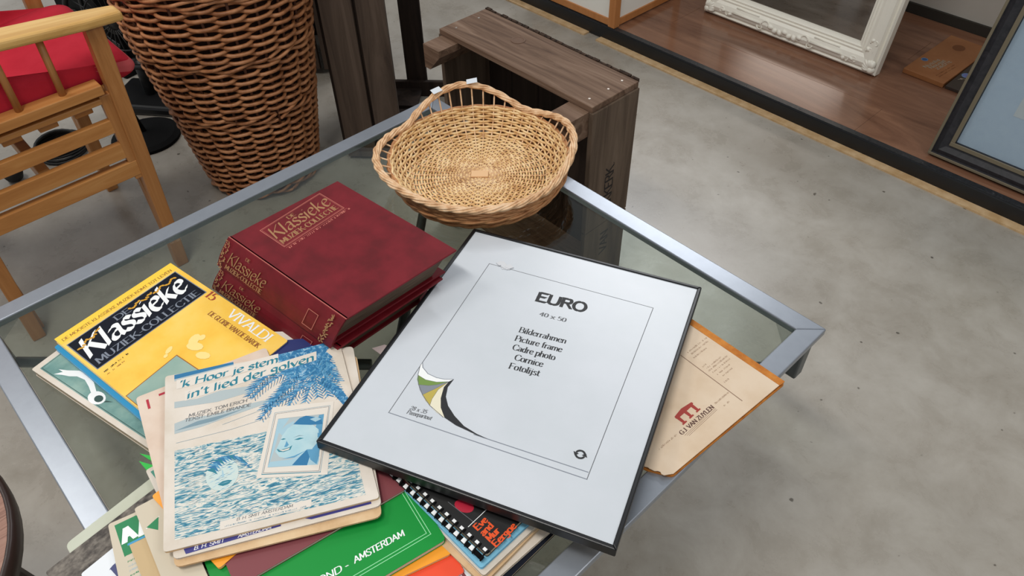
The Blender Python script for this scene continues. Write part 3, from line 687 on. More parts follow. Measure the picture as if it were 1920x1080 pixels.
b, c, h = booklet('booklet', 'thin booklet with red, blue and white stripes beside the spiral bound book', 'booklet', (-.334, .2325), 84, (-.2, 0, 0, .10), .4590, .4612, 'white', 'white')
mb = MB()
for i, mi in enumerate([0, 1, 2, 0, 1, 2]): mb.poly([(-.012 - i * .006, .0), (-.008 - i * .006, .0), (-.008 - i * .006, .15), (-.012 - i * .006, .15)], h + .00015, mi)
mb.build('cover_print', ['maroon', 'royal', 'redor'], c)
b, c, h = booklet('booklet', 'bright orange booklet under the large green one', 'booklet', (-.368, .231), 73, (-.27, 0, 0, .20), .4652, .4698, 'orange', 'cream', r=.008)
b, c, h = booklet('song_book', 'large bright green booklet with double line border and white lettering', 'book', (-.384, .233), 79.5, (-.26, 0, 0, .20), .4700, .4782, 'green', 'cream', r=.006)
mb = MB(); z = h + .00015
for d, w_ in ((.0125, .0009), (.0165, .0009)):
    mb.line([(-d, .195), (-d, d + .004), (-.258, d + .004)], w_, z, 0)
text(mb, 'AMSTERDAM', -.108, .034, .0082, -1, 1, z, nib=.15, nang=0, thin=.10, fit=.068, shear=.15)
text(mb, 'ROND -', -.163, .034, .0082, -1, 1, z, nib=.15, nang=0, thin=.10, fit=.048, shear=.15)
mb.build('cover_print', ['greenline', 'inkwhite'], c)
booklet('booklet', 'plain maroon booklet between green booklet and sheet music', 'booklet', (-.470, .246), 80.8, (-.235, 0, 0, .15), .4784, .4828, 'maroon', 'cream', r=.003)

# --- sheet music stack
gS = 'old sheet music stack'
booklet('sheet_music', 'pinkish old sheet music at the bottom of the stack, left edge showing', 'sheet music', (-.855, .048), 75.5, (0, .190, -.280, 0), .4845, .4868, 'cream2', 'cream2', gS, r=.006)
mb = MB(); mb.poly([(.012, -.012), (.0155, -.012), (.0155, -.030), (.012, -.030)], .0025, 0); mb.poly([(.03, -.010), (.045, -.010), (.045, -.014), (.03, -.014)], .0025, 0)
for ob in list(bpy.data.objects):
    if ob.name == 'sheet_music': mb.build('cover_print', 'crimson', ob)
booklet('sheet_music', 'tan sheet music with curled lower corner, second in the stack', 'sheet music', (-.577, -.028), 61.5, (0, .250, 0, .272), .4870, .4898, 'tan', 'tan', gS, r=.010)
b, c, h = booklet('sheet_music', 'sheet music with dark blue bottom band, just under the blue one', 'sheet music', (-.585, -.024), 62.5, (0, .252, 0, .275), .4900, .4930, 'cream', 'tan', gS, r=.008)
mb = MB(); z = h + .00015
mb.poly([(.015, .003), (.012, .0115), (.128, .0135), (.128, .0075)], z, 0); mb.poly([(.165, .006), (.150, .013), (.240, .013), (.240, .006)], z, 0)
text(mb, 'B. H. SMIT', .024, .0055, .0045, 1, 1, z, nib=.15, nang=0, thin=.1, shear=.2, fit=.036)
text(mb, 'AMSTERDAM', .076, .0068, .0045, 1, 1, z, nib=.15, nang=0, thin=.1, shear=.2, fit=.040)
mb.build('band_print', ['purple', 'inkwhite'], c)
# top sheet
SQ = [Vector((-.599, -.028)), Vector((-.477, .203)), Vector((-.725, .313)), Vector((-.852, .095))]   # BL, BR, TR, TL
SO = SQ[0]
def sw(x, y):      # 235 x 300 print units (m) -> sheet plane
    s, t = x / .235, y / .300
    p = SQ[0] * (1 - s) * (1 - t) + SQ[1] * s * (1 - t) + SQ[2] * s * t + SQ[3] * (1 - s) * t - SO
    return (p.x, p.y)
b = thing('sheet_music', 'top sheet music with blue sea, palm tree and portrait print', 'sheet music', (SO.x, SO.y, .4932), 0, gS)
b2 = [tuple(q - SO) for q in SQ]
mb = MB(); mb.prism(rpoly(b2, .005), 0, .0030); mb.build('pages', 'tan', b)
mb = MB(); mb.prism(rpoly(b2, .005), .0030, .0038); cv = mb.build('cover', 'cream', b)
mb = MB(); z = .00395
def SP(pts, mi, dz=0): mb.poly([sw(x / 1000, y / 1000) for x, y in pts], z, mi)   # later shapes lie over earlier ones
rnd = random.Random(21)
# hills
SP([(12, 245), (40, 243), (70, 250), (110, 248), (110, 236), (66, 229), (12, 233)], 2)
SP([(12, 204), (30, 209), (60, 206), (90, 212), (120, 214), (150, 212), (110, 203), (73, 195), (45, 188), (12, 185)], 2)
SP([(12, 190), (40, 200), (70, 202), (100, 206), (60, 194)], 9)
SP([(12, 293), (90, 300), (90, 296), (12, 286)], 2)
for a, b_ in (((14, 168), (80, 172)), ((80, 172), (130, 180)), ((70, 184), (118, 196))): mb.line([sw(a[0] / 1000, a[1] / 1000), sw(b_[0] / 1000, b_[1] / 1000)], .0006, z, 9)
# waves
mb2pts = [(12, 13), (12, 155), (60, 155), (124, 155), (150, 150), (208, 130), (221, 110), (221, 10), (120, 11)]
SP(mb2pts, 3)
# palm crown
SP([(88, 296), (160, 303), (214, 309), (219, 296), (214, 290), (221, 276), (216, 268), (223, 254), (217, 250), (214, 240), (200, 238), (190, 246), (176, 238), (162, 248), (150, 262), (150, 282)], 4)
SP([(196, 226), (206, 236), (222, 206), (232, 172), (222, 168), (212, 196)], 4)
SP([(12, 299), (90, 304), (90, 299), (12, 290)], 0)
def frond(x, y, ang, ln, n, bend=0):
    for i in range(n):
        t = i / n; a = R(ang + bend * t); x2 = x + ln / n * math.cos(a); y2 = y + ln / n * math.sin(a)
        SP([(x, y + .8), (x2, y2 + .6), (x2, y2 - .6), (x, y - .8)], 0)
        l_ = 17 * (1 - .5 * t)
        for sd in (1, -1):
            q = a + sd * .75; ex, ey = x + l_ * math.cos(q), y + l_ * math.sin(q)
            SP([(x, y + 2.1), (ex + .5, ey), (ex - .7, ey - .6), (x + .8, y - 2.1)], [0, 1, 4][(i + (sd > 0)) % 3])
        x, y = x2, y2
for f_ in ((176, 246, 222, 92, 16, 14), (186, 250, 238, 74, 13, 6), (160, 262, 205, 66, 12, 30), (150, 276, 210, 58, 10, 24), (196, 262, 262, 66, 12, 8), (206, 280, 290, 52, 10, -20), (210, 262, 280, 44, 8, 14), (176, 280, 240, 60, 10, 10), (190, 232, 210, 74, 13, 6), (172, 256, 230, 84, 15, 10), (196, 250, 246, 62, 11, 6), (140, 268, 222, 56, 10, 16), (202, 246, 268, 52, 9, 10), (165, 236, 214, 62, 11, 18), (206, 238, 288, 50, 9, -6)): frond(*f_)
for i in range(90):
    x, y = rnd.uniform(150, 214), rnd.uniform(238, 298); a = R(rnd.uniform(205, 290)); l_ = rnd.uniform(4, 10)
    SP([(x, y), (x + l_ * math.cos(a) + .8, y + l_ * math.sin(a)), (x + l_ * math.cos(a) - .6, y + l_ * math.sin(a))], rnd.choice([5, 1, 1, 0, 0]))
# title strips
SP([(14.5, 269), (14.8, 287.5), (150.5, 304), (148.8, 283)], 7, .00005); SP([(25, 243), (24.6, 262), (201.4, 294), (199, 275)], 7, .00005)
zs = z
text(mb, "'k Hoor je stem", .0175, .2705, .0135, 6.6, 6, zs, nib=.20, nang=32, thin=.07, shear=.24, fit=.132, warp=sw)
text(mb, "in't lied der golven", .027, .2460, .0140, 9.8, 6, zs, nib=.20, nang=32, thin=.07, shear=.24, fit=.172, warp=sw)
text(mb, 'MUZIEK: TOM ERICH', .029, .2105, .0056, 5.6, 8, zs, nib=.12, nang=20, thin=.07, shear=.25, fit=.074, warp=sw)
text(mb, 'TEKST: EMILE BRANDE', .024, .2030, .0056, 3.4, 8, zs, nib=.12, nang=20, thin=.07, shear=.25, fit=.083, warp=sw)
# face in the waves
FC = [(66 + 19 * math.cos(a), 98 + 27 * math.sin(a)) for a in [i * .35 for i in range(18)]]
SP(FC, 10)
for i in range(90):
    x, y = rnd.uniform(46, 84), rnd.uniform(70, 124)
    if ((x - 66) / 19) ** 2 + ((y - 98) / 27) ** 2 > 1: continue
    l_ = rnd.uniform(4, 9); SP([(x, y), (x + l_ * .5, y + 1.6), (x + l_, y + rnd.uniform(0, 3)), (x + l_ * .5, y + .7)], rnd.choice([5, 5, 9, 7, 1]))
for q, mi in (([(53, 108), (57, 110.5), (62, 109), (57, 108.4)], 6), ([(70, 110), (75, 112.5), (80, 110.5), (75, 110.6)], 6), ([(55, 105), (58, 106), (61, 105), (58, 103.8)], 1), ([(72, 107), (75, 108), (78, 107), (75, 105.6)], 1),
              ([(66, 104), (67.2, 104), (68.4, 93), (65.5, 92)], 5), ([(60, 82), (66, 86), (72, 86), (77, 84), (72, 79), (66, 78)], 6), ([(63, 82.2), (70, 83.4), (74, 83)], 5)): SP(q, mi)
for i in range(16):
    a = R(20 + i * 9); x, y = 66 + 21 * math.cos(a), 98 + 30 * math.sin(a); SP([(x, y), (x + 10, y - 4 + i * .3), (x + 14, y - 12), (x + 8, y - 6)], [0, 1, 0, 6][i % 4])
for i in range(330):    # drawn wave strokes
    x, y = rnd.uniform(14, 208), rnd.uniform(15, 150)
    if 100 < x < 212 and y > 55: continue
    if 44 < x < 88 and 68 < y < 128: continue
    l_ = rnd.uniform(5, 15); s_ = rnd.uniform(-.1, .55)
    SP([(x, y), (x + l_ * .5, y + l_ * s_ * .6 + .9), (x + l_, y + l_ * s_), (x + l_ * .5, y + l_ * s_ * .6)], rnd.choice([0, 6, 1, 7, 7, 2]), .00003)
# portrait
PD = 0
SP([(103.8, 78), (133, 197), (209.5, 184.5), (184, 57)], 7, PD)
fr_ = lambda q, wd, mi: mb.line([sw(x / 1000, y / 1000) for x, y in q], wd, z, mi, True)
fr_([(110.6, 82.5), (135, 185.5), (203.8, 177.8), (176.6, 64)], .0007, 9)
fr_([(112.5, 84), (136.3, 183), (202, 176), (175.5, 66.5)], .0006, 8)
mb.line([sw(.1106, .0822), sw(.1766, .0638)], .0012, z, 6)
SP([(118, 91.5), (138, 173), (194.3, 164), (175.5, 77)], 9, PD + .00004)
SP([(119, 92), (138, 172.5), (194, 163.5), (175, 77.5)], 2, PD + .00006)
SP([(120, 96), (138, 172), (152, 170), (136, 146), (128, 118)], 5, PD + .00008)
SP([(175, 77.5), (194, 163.5), (188, 164), (180, 140), (172, 112)], 1, PD + .00008)
# head
SP([(140, 141), (148, 152), (158, 158), (176, 152), (184, 138), (182, 118), (172, 106), (158, 99), (142, 99), (133, 105), (129, 116), (133, 124), (136, 131)], 11, PD + .0001)
# hat
SP([(140, 141), (148, 152), (156, 158), (157, 163), (146, 158), (136, 148)], 5, PD + .00012)
SP([(155, 157), (164, 166), (172, 168), (190, 158), (190, 146), (176, 149), (165, 153)], 0, PD + .00012); SP([(176, 160), (184, 162), (190, 156), (182, 153)], 5, PD + .00014)
# shoulders, collar, neck
SP([(118, 92), (121, 100), (134, 98), (146, 96), (160, 101), (168, 106), (178, 100), (178, 84), (175, 77)], 5, PD + .0001)
SP([(146, 86), (155, 96), (166, 107), (170, 100), (163, 80)], 0, PD + .00012); SP([(166, 107), (178, 104), (179, 92), (174, 78), (168, 88)], 1, PD + .00012)
SP([(135, 100), (150, 98), (166, 106), (150, 101)], 1, PD + .00014)
for q, mi in (([(137, 134.5), (141, 135.5), (144, 133.5), (140, 133)], 6), ([(153, 129), (160, 130.5), (165, 128), (158, 127)], 6), ([(152, 133), (160, 135), (166, 132), (160, 133.5)], 9),
              ([(142, 124), (144, 130), (146, 122), (143, 119), (140, 120)], 1), ([(131, 119.5), (136, 116.5), (146, 117.5), (150, 120), (147, 113), (139, 111.5), (133, 113.5)], 6),
              ([(133, 117.2), (139, 115.4), (147, 116.6), (145, 113.6), (138, 113)], 7), ([(182, 132), (185, 131), (184, 122), (181, 124)], 1)): SP(q, mi, PD + .00018)
# bottom box
SP([(60, 11.5), (60.5, 24), (161.5, 24.5), (160, 13)], 7, PD)
text(mb, 'B. H. SMIT AMSTERDAM', .078, .019, .0042, 0, 8, z, nib=.14, nang=20, thin=.08, shear=.25, fit=.062, warp=sw)
scribble(mb, .064, .0138, .092, .0026, 0, 9, z, 31, warp=sw)
mb.build('cover_print', ['inkblue', 'inkblue2', 'palegrey', 'waves', 'palm', 'inkblue3', 'inkteal', flat('cover_cream', (220, 212, 201), .7), 'linegrey', flat('blue_grey_ink', (120, 146, 158), .6), flat('foam_tint', (196, 212, 208), .7), 'face'], cv)

# ================================================================== TAN MUSIC FOLDER (right, under the frame)
b = thing('music_folder', 'tan card folder with orange spine strip and red logo under the frame right edge', 'folder', (-.395, .760, .4548), R(-.8))
mb = MB(); mb.prism(rpoly([(-.13, .0), (.163, .0), (.148, -.243), (.115, -.262), (-.13, -.25)], .005), 0, .0028); mb.build('back_cover', 'orangecard', b)
mb = MB(); mb.prism([(-.12, -.006), (.155, -.006), (.143, -.240), (.110, -.256), (-.12, -.245)], .0028, .0060); mb.build('pages', 'pages', b)
mb = MB(); mb.prism(rpoly([(-.13, .001), (.162, .0), (.161, -.012), (-.13, -.011)], .002), .0060, .0080); mb.build('spine_strip', 'orangecard', b, bevel=.0006)
rnd = random.Random(2); edge = [(.115 - .0, -.262)]
pl = [(-.13, -.010), (.160, -.011), (.147, -.241), (.143, -.247)] + [(.140 - k * .0033, -.249 - rnd.uniform(0, .003) - k * .0012) for k in range(9)] + [(.105, -.254), (-.13, -.245)]
mb = MB(); mb.prism(pl, .0061, .0073); c = mb.build('front_cover', 'folder', b)
mb = MB(); z = .0074
mb.line([(.020, -.0715), (.139, -.0750)], .0014, z, 2)
zz = 0
mb.poly([(.0900, -.168), (.0875, -.150), (.0905, -.130), (.0935, -.1295), (.0955, -.1345), (.0955, -.163), (.094, -.169)], z, 0)
for yy in (-.1655, -.150, -.1345):
    mb.poly([(.0945, yy - .0028), (.0945, yy + .0028), (.106, yy + .0022), (.106, yy - .0022)], z, 0); mb.poly([(.105, yy - .0045), (.105, yy + .0045), (.1075, yy + .0045), (.1075, yy - .0045)], z, 0)
text(mb, 'G.J. VAN ZUYLEN', .1165, -.1845, .0062, 88, 1, z, nib=.2, nang=0, thin=.1, fit=.071)
for k in range(3): mb.line([(.1195 + k * .0022, -.182 + k * .002), (.1195 + k * .0022, -.114)], .0005, z, 2)
for i, (x, y, l_) in enumerate([(.030, -.060, .045), (.036, -.058, .040), (.043, -.064, .034), (.063, -.066, .008), (.069, -.064, .034), (.074, -.066, .045), (.080, -.064, .040), (.087, -.062, .030), (.094, -.060, .024), (.103, -.066, .010), (.111, -.226, .036), (.117, -.108, .030), (.128, -.104, .014)]):
    scribble(mb, x, y, l_, .0032, 88, 3, z, 40 + i)
mb.build('cover_print', [flat('rust_red_logo', (156, 50, 40), .6), flat('dark_brown_ink', (84, 52, 42), .6), flat('fine_brown_line', (140, 112, 92), .6), flat('faint_brown_ink', (168, 142, 118), .6)], c)

# ================================================================== FRUIT BASKET
def basket():
    B = thing('wicker_basket', 'round shallow willow basket with woven handles on the glass table corner', 'basket', (-.929, .774, GT))
    n = 48
    prof = lambda t: [(.020, .008), (.126, .008), (.150, .018), (.161, .036), (.166, .056)]
    # floor weave
    mb = MB(); rings = 24
    for k in range(rings):
        rr = .009 + k * .00555; m_ = n * 3
        if k < 7: nn = n // 2
        else: nn = n
        mb.tube([((rr) * math.cos(2 * math.pi * i / m_), rr * math.sin(2 * math.pi * i / m_), .0065 + .0021 * math.cos(math.pi * nn * i / m_ + k * math.pi)) for i in range(m_)], .0023, 5, 0, True)
    mb.build('base_weave', 'wicker', B, smooth=True, kind='stuff')
    mb = MB(); rows = 12
    for k in range(rows):
        t = k / (rows - 1); z = .010 + .047 * t; rr = .134 + .034 * math.sin(t * 1.5) ; m_ = n * 3
        mb.tube([((rr + .0022 * math.cos(math.pi * n * i / m_ + k * math.pi)) * math.cos(2 * math.pi * i / m_), (rr + .0022 * math.cos(math.pi * n * i / m_ + k * math.pi)) * math.sin(2 * math.pi * i / m_), z) for i in range(m_)], .0026, 5, 0, True)
    mb.build('wall_weave', 'wicker', B, smooth=True, kind='stuff')
    def ang_bump(a, c, hw):
        d = abs((a - c + 180) % 360 - 180)
        return 0 if d > hw else (.5 + .5 * math.cos(math.pi * d / hw)) ** .7
    def rope(a):
        h1 = ang_bump(a, 150, 44); h2 = ang_bump(a, 52, 50); h3 = ang_bump(a, 238, 44)
        return .175 + .006 * max(h1, h2) + .019 * h3, .0575 + .042 * h1 + .028 * h2 + .012 * h3
    # stakes
    mb = MB()
    for i in range(n):
        a = 360 * i / n; c, s = math.cos(R(a)), math.sin(R(a)); rr, rz = rope(a)
        mb.tube([(.010 * c, .010 * s, .0075), (.126 * c, .126 * s, .0075), (.142 * c, .142 * s, .018), (.158 * c, .158 * s, .036), (.168 * c, .168 * s, .057), (rr * c, rr * s, rz)], .0017, 5)
    mb.build('stakes', 'wickeredge', B, smooth=True, kind='stuff')
    # foot ring and outer waling
    mb = MB()
    for k in range(4):
        m_ = 160; zz = (.003, .012, .030, .0565)[k]; r0 = (.149, .158, .169, .172)[k]
        for s_ in range(2):
            mb.tube([((r0 + .0022 * math.cos(48 * math.pi * i / m_ * .5 + s_ * math.pi)) * math.cos(2 * math.pi * i / m_), (r0 + .0022 * math.cos(48 * math.pi * i / m_ * .5 + s_ * math.pi)) * math.sin(2 * math.pi * i / m_), zz + .002 * math.sin(48 * math.pi * i / m_ * .5 + s_ * math.pi)) for i in range(m_)], .0028, 5, 0, True)
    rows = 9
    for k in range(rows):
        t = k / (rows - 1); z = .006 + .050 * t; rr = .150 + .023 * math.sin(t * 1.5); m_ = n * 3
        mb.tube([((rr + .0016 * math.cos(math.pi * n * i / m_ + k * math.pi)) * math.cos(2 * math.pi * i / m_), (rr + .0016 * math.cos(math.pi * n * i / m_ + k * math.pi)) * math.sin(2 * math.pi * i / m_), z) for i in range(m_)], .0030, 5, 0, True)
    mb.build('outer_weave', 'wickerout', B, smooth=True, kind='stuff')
    # plaited border rope
    for s_ in range(7):
        mb = MB(); m_ = 260; pts = []
        for i in range(m_):
            a = 360 * i / m_; rr, rz = rope(a); ph = 2 * math.pi * (8 * i / m_ + s_ / 7)
            k = .0050 + .0011 * math.sin(3 * ph + s_ * 1.7)
            rr += k * math.cos(ph); rz += .0048 + k * .85 * math.sin(ph)
            pts.append((rr * math.cos(R(a)), rr * math.sin(R(a)), rz))
        mb.tube(pts, .0024, 6, 0, True); mb.build('border_strand', 'wickeredge', B, smooth=True)
    mb = MB(); mb.box(-.017, .017, -.010, .010, .009, .0125)
    o = mb.build('centre_slat', flat('pale_wood_slat', (226, 184, 138), .6), B, bevel=.001); o.rotation_euler = (0, 0, R(46))
    for a, l_ in ((142, .022), (166, .020)):
        rr, rz = rope(a); mb = MB(); mb.box(-l_ / 2, l_ / 2, -.009, .009, 0, .0008)
        o = mb.build('tape', 'chrometape', B, label='piece of white tape on the handle', bevel=.0002); o.location = ((rr) * math.cos(R(a)), rr * math.sin(R(a)), rz + .0135); o.rotation_euler = (0, .15, R(a + 90))
    return B
basket()

# ================================================================== LAUNDRY BASKET
def laundry():
    B = thing('laundry_basket', 'tall round brown wicker laundry basket beside the wooden chair', 'basket', (-1.89, .735, 0))
    n = 22; H = .71; rad = lambda z: .150 + .155 * z if z < .5 else .2275 + .05 * (z - .5)
    mb = MB(); k = 0; z = .012
    bands = [.27, .445, .62]
    while z < H:
        m_ = n * 7; inb = any(abs(z - b_) < .012 for b_ in bands) or z < .03
        pts = []
        for i in range(m_):
            th = 2 * math.pi * i / m_; rr = rad(z)
            if inb:
                ph = 2 * math.pi * n * i / m_ / 2 + k * 2 * math.pi / 3
                rr += .0065 * math.cos(ph) + .004; zz = z + .0045 * math.sin(ph)
            else:
                s_ = math.tanh(1.9 * math.cos(math.pi * n * i / m_ + k * math.pi)) / .956
                rr += .0088 * s_ + .0008 * math.sin(i * 1.3 + k); zz = z - .0012 * s_ + .0008 * math.sin(i * .7 + k)
            pts.append((rr * math.cos(th), rr * math.sin(th), zz))
        mb.tube(pts, .0044 if inb else .0048, 6, 0, True)
        z += .0085 if inb else .0108; k += 1
    mb.build('weave', 'buff', B, smooth=True, kind='stuff')
    mb = MB()
    for i in range(n):
        a = 2 * math.pi * i / n
        mb.tube([((rad(z)) * math.cos(a), (rad(z)) * math.sin(a), z) for z in (.005, .35, .73)], .0038, 6)
    mb.build('stakes', 'buffdark', B, smooth=True, kind='stuff')
    mb = MB(); mb.lathe([(.146, .004), (.148, .012)], 36); mb.lathe([(.136, .012), (rad(.5) - .018, .5), (rad(H) - .018, H)], 36, cap=False); mb.build('inner_shade', flat('dark_basket_interior', (58, 32, 20), .9), B)  # base disc, and an added dark sheet standing in for shade between the rods
    for s_ in range(3):
        mb = MB(); m_ = 180
        mb.tube([((rad(H) + .006 * math.cos(30 * 2 * math.pi * i / m_ + s_ * 2.1)) * math.cos(2 * math.pi * i / m_), (rad(H) + .006 * math.cos(30 * 2 * math.pi * i / m_ + s_ * 2.1)) * math.sin(2 * math.pi * i / m_), H + .006 * math.sin(30 * 2 * math.pi * i / m_ + s_ * 2.1)) for i in range(m_)], .005, 6, 0, True)
        mb.build('border_strand', 'buff', B, smooth=True)
laundry()

# ================================================================== FRUIT CRATE (upright, right)
def crate():
    X0, X1, Y0, Y1, H = -1.336, -.850, 1.012, 1.166, .541
    C = thing('fruit_crate', 'weathered brown wooden fruit crate standing on its side behind the table', 'crate', (X0, Y0, 0))
    W = X1 - X0; D = Y1 - Y0; t = .012
    mb = MB(); mb.box(.004, W - .004, 0, D - .010, H - .014, H); mb.build('side_plank', 'cratetop', C, bevel=.0015)
    mb = MB(); mb.box(.012, W - .012, 0, D - .010, 0, .013); mb.build('side_plank', 'cratetop', C, bevel=.0015)
    for x in (0, W - t):
        for z0, z1 in ((.0, .205), (.208, H - .014)):
            mb = MB(); mb.box(x, x + t, 0, D - .010, z0, z1); o = mb.build('end_plank', 'crateend', C, bevel=.0012)
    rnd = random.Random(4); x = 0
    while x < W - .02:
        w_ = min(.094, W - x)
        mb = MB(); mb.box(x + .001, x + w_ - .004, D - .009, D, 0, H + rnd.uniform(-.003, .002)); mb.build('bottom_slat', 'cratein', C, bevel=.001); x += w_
    mb = MB()
    for i in range(26):
        xx = .004 + i * (W - .012) / 26; mb.box(xx, xx + (W - .012) / 26 - rnd.uniform(0, .004), D - .010, D - .003 + rnd.uniform(-.002, .002), H - .006, H + .0012 + rnd.uniform(-.001, .001))
    mb.build('splintered_edge', 'crateedge', C)
    for x, sx in ((t, 1), (W - t, -1)):
        for z, sz in ((H - .014, -1), (.013, 1)):
            mb = MB(); T = Matrix(((1, 0, 0, x), (0, 0, 1, 0), (0, 1, 0, z), (0, 0, 0, 1)))
            mb.prism([(0, 0), (sx * .056, 0), (sx * .056, sz * .016), (sx * .018, sz * .058), (0, sz * .058)], -.056, D - .012, T=T)
            mb.build('corner_post', 'cratetop', C)
    # nails and knot on the top plank
    mb = MB()
    for x, y in ((W - .03, .02), (W - .028, .075), (W - .03, .12), (.03, .03), (.03, .10)): mb.lathe([(.003, H), (.0026, H + .0012)], 8, 0, (x, y))
    mb.build('nail', flat('worn_nail', (170, 160, 150), .4, .7), C)
    mb = MB()
    mb.lathe([(.0175, H - .0005), (.017, H + .0012), (.013, H + .0014), (.011, H + .0004), (.004, H + .0006)], 20, 0, (.175, .090))
    mb.build('knot', flat('wood_knot', (98, 72, 54), .7), C)
    mb = MB()
    text(mb, 'GEKKERK.', .222, 0, .026, 0, 0, 0, nib=.14, nang=0, thin=.09, fit=.150)
    text(mb, 'VAN', .110, .0, .026, 0, 0, 0, nib=.13, nang=0, thin=.09, fit=.070)
    o = mb.build('stencilled_lettering', flat('charred_ink', (30, 22, 18), .8), C)
    # letters read upward on the +x end, tops toward the opening
    o.matrix_local = Matrix(((0, 0, 1, W + .0003), (0, -1, 0, .082), (1, 0, 0, 0), (0, 0, 0, 1)))
crate()

# ================================================================== DARK SLATTED CRATE (behind laundry basket)
def slatcrate():
    C = thing('slatted_crate', 'tall dark slatted wooden crate standing on end behind the laundry basket', 'crate', (-1.744, .938, 0), R(43))
    Z = .86
    for x0, x1 in ((0, .088), (.098, .173)):
        mb = MB(); mb.box(x0, x1, 0, .014, .012, Z); mb.build('slat', 'crateold', C, bevel=.0015)
    for x0, x1 in ((.0, .08), (.122, .190)):
        mb = MB(); mb.box(x0, x1, .386, .40, .012, Z); mb.build('slat', 'cratein', C, bevel=.0015)
    for y0, y1 in ((.02, .12), (.15, .25), (.28, .38)):
        mb = MB(); mb.box(-.014, 0, y0, y1, .05, Z); mb.build('slat', 'cratein', C, bevel=.0015)
    mb = MB(); mb.box(-.01, .33, .37, .386, 0, .055); mb.build('bottom_rail', 'cratein', C, bevel=.002)
    mb = MB(); mb.box(0, .173, .014, .030, 0, .05); mb.build('bottom_rail', 'cratein', C, bevel=.002)
    for y0, y1 in ((.03, .12), (.14, .24), (.26, .37)):
        mb = MB(); mb.box(0, .173, y0, y1, .02, .032); mb.build('base_board', 'cratein', C, bevel=.001)
    mb = MB(); mb.box(.080, .104, .016, .040, .0, Z); mb.build('batten', 'cratein', C, bevel=.001)
slatcrate()
C2 = thing('slatted_crate', 'second dark wooden crate, mostly hidden between the laundry basket and the slatted crate', 'crate', (-2.285, 1.125, 0), R(40))
for x0, x1 in ((-.11, -.03), (-.015, .06), (.075, .15)):
    mb = MB(); mb.box(x0, x1, 0, .014, .10 if x0 < -.1 else .02, .80); mb.build('slat', 'crateold', C2, bevel=.0015)
for x0 in (-.11, .13):
    mb = MB(); mb.box(x0, x0 + .02, .014, .30, 0, .80); mb.build('side_board', 'cratein', C2, bevel=.0015)
mb = MB(); mb.box(-.09, .13, .286, .30, 0, .80); mb.build('back_board', 'cratein', C2)
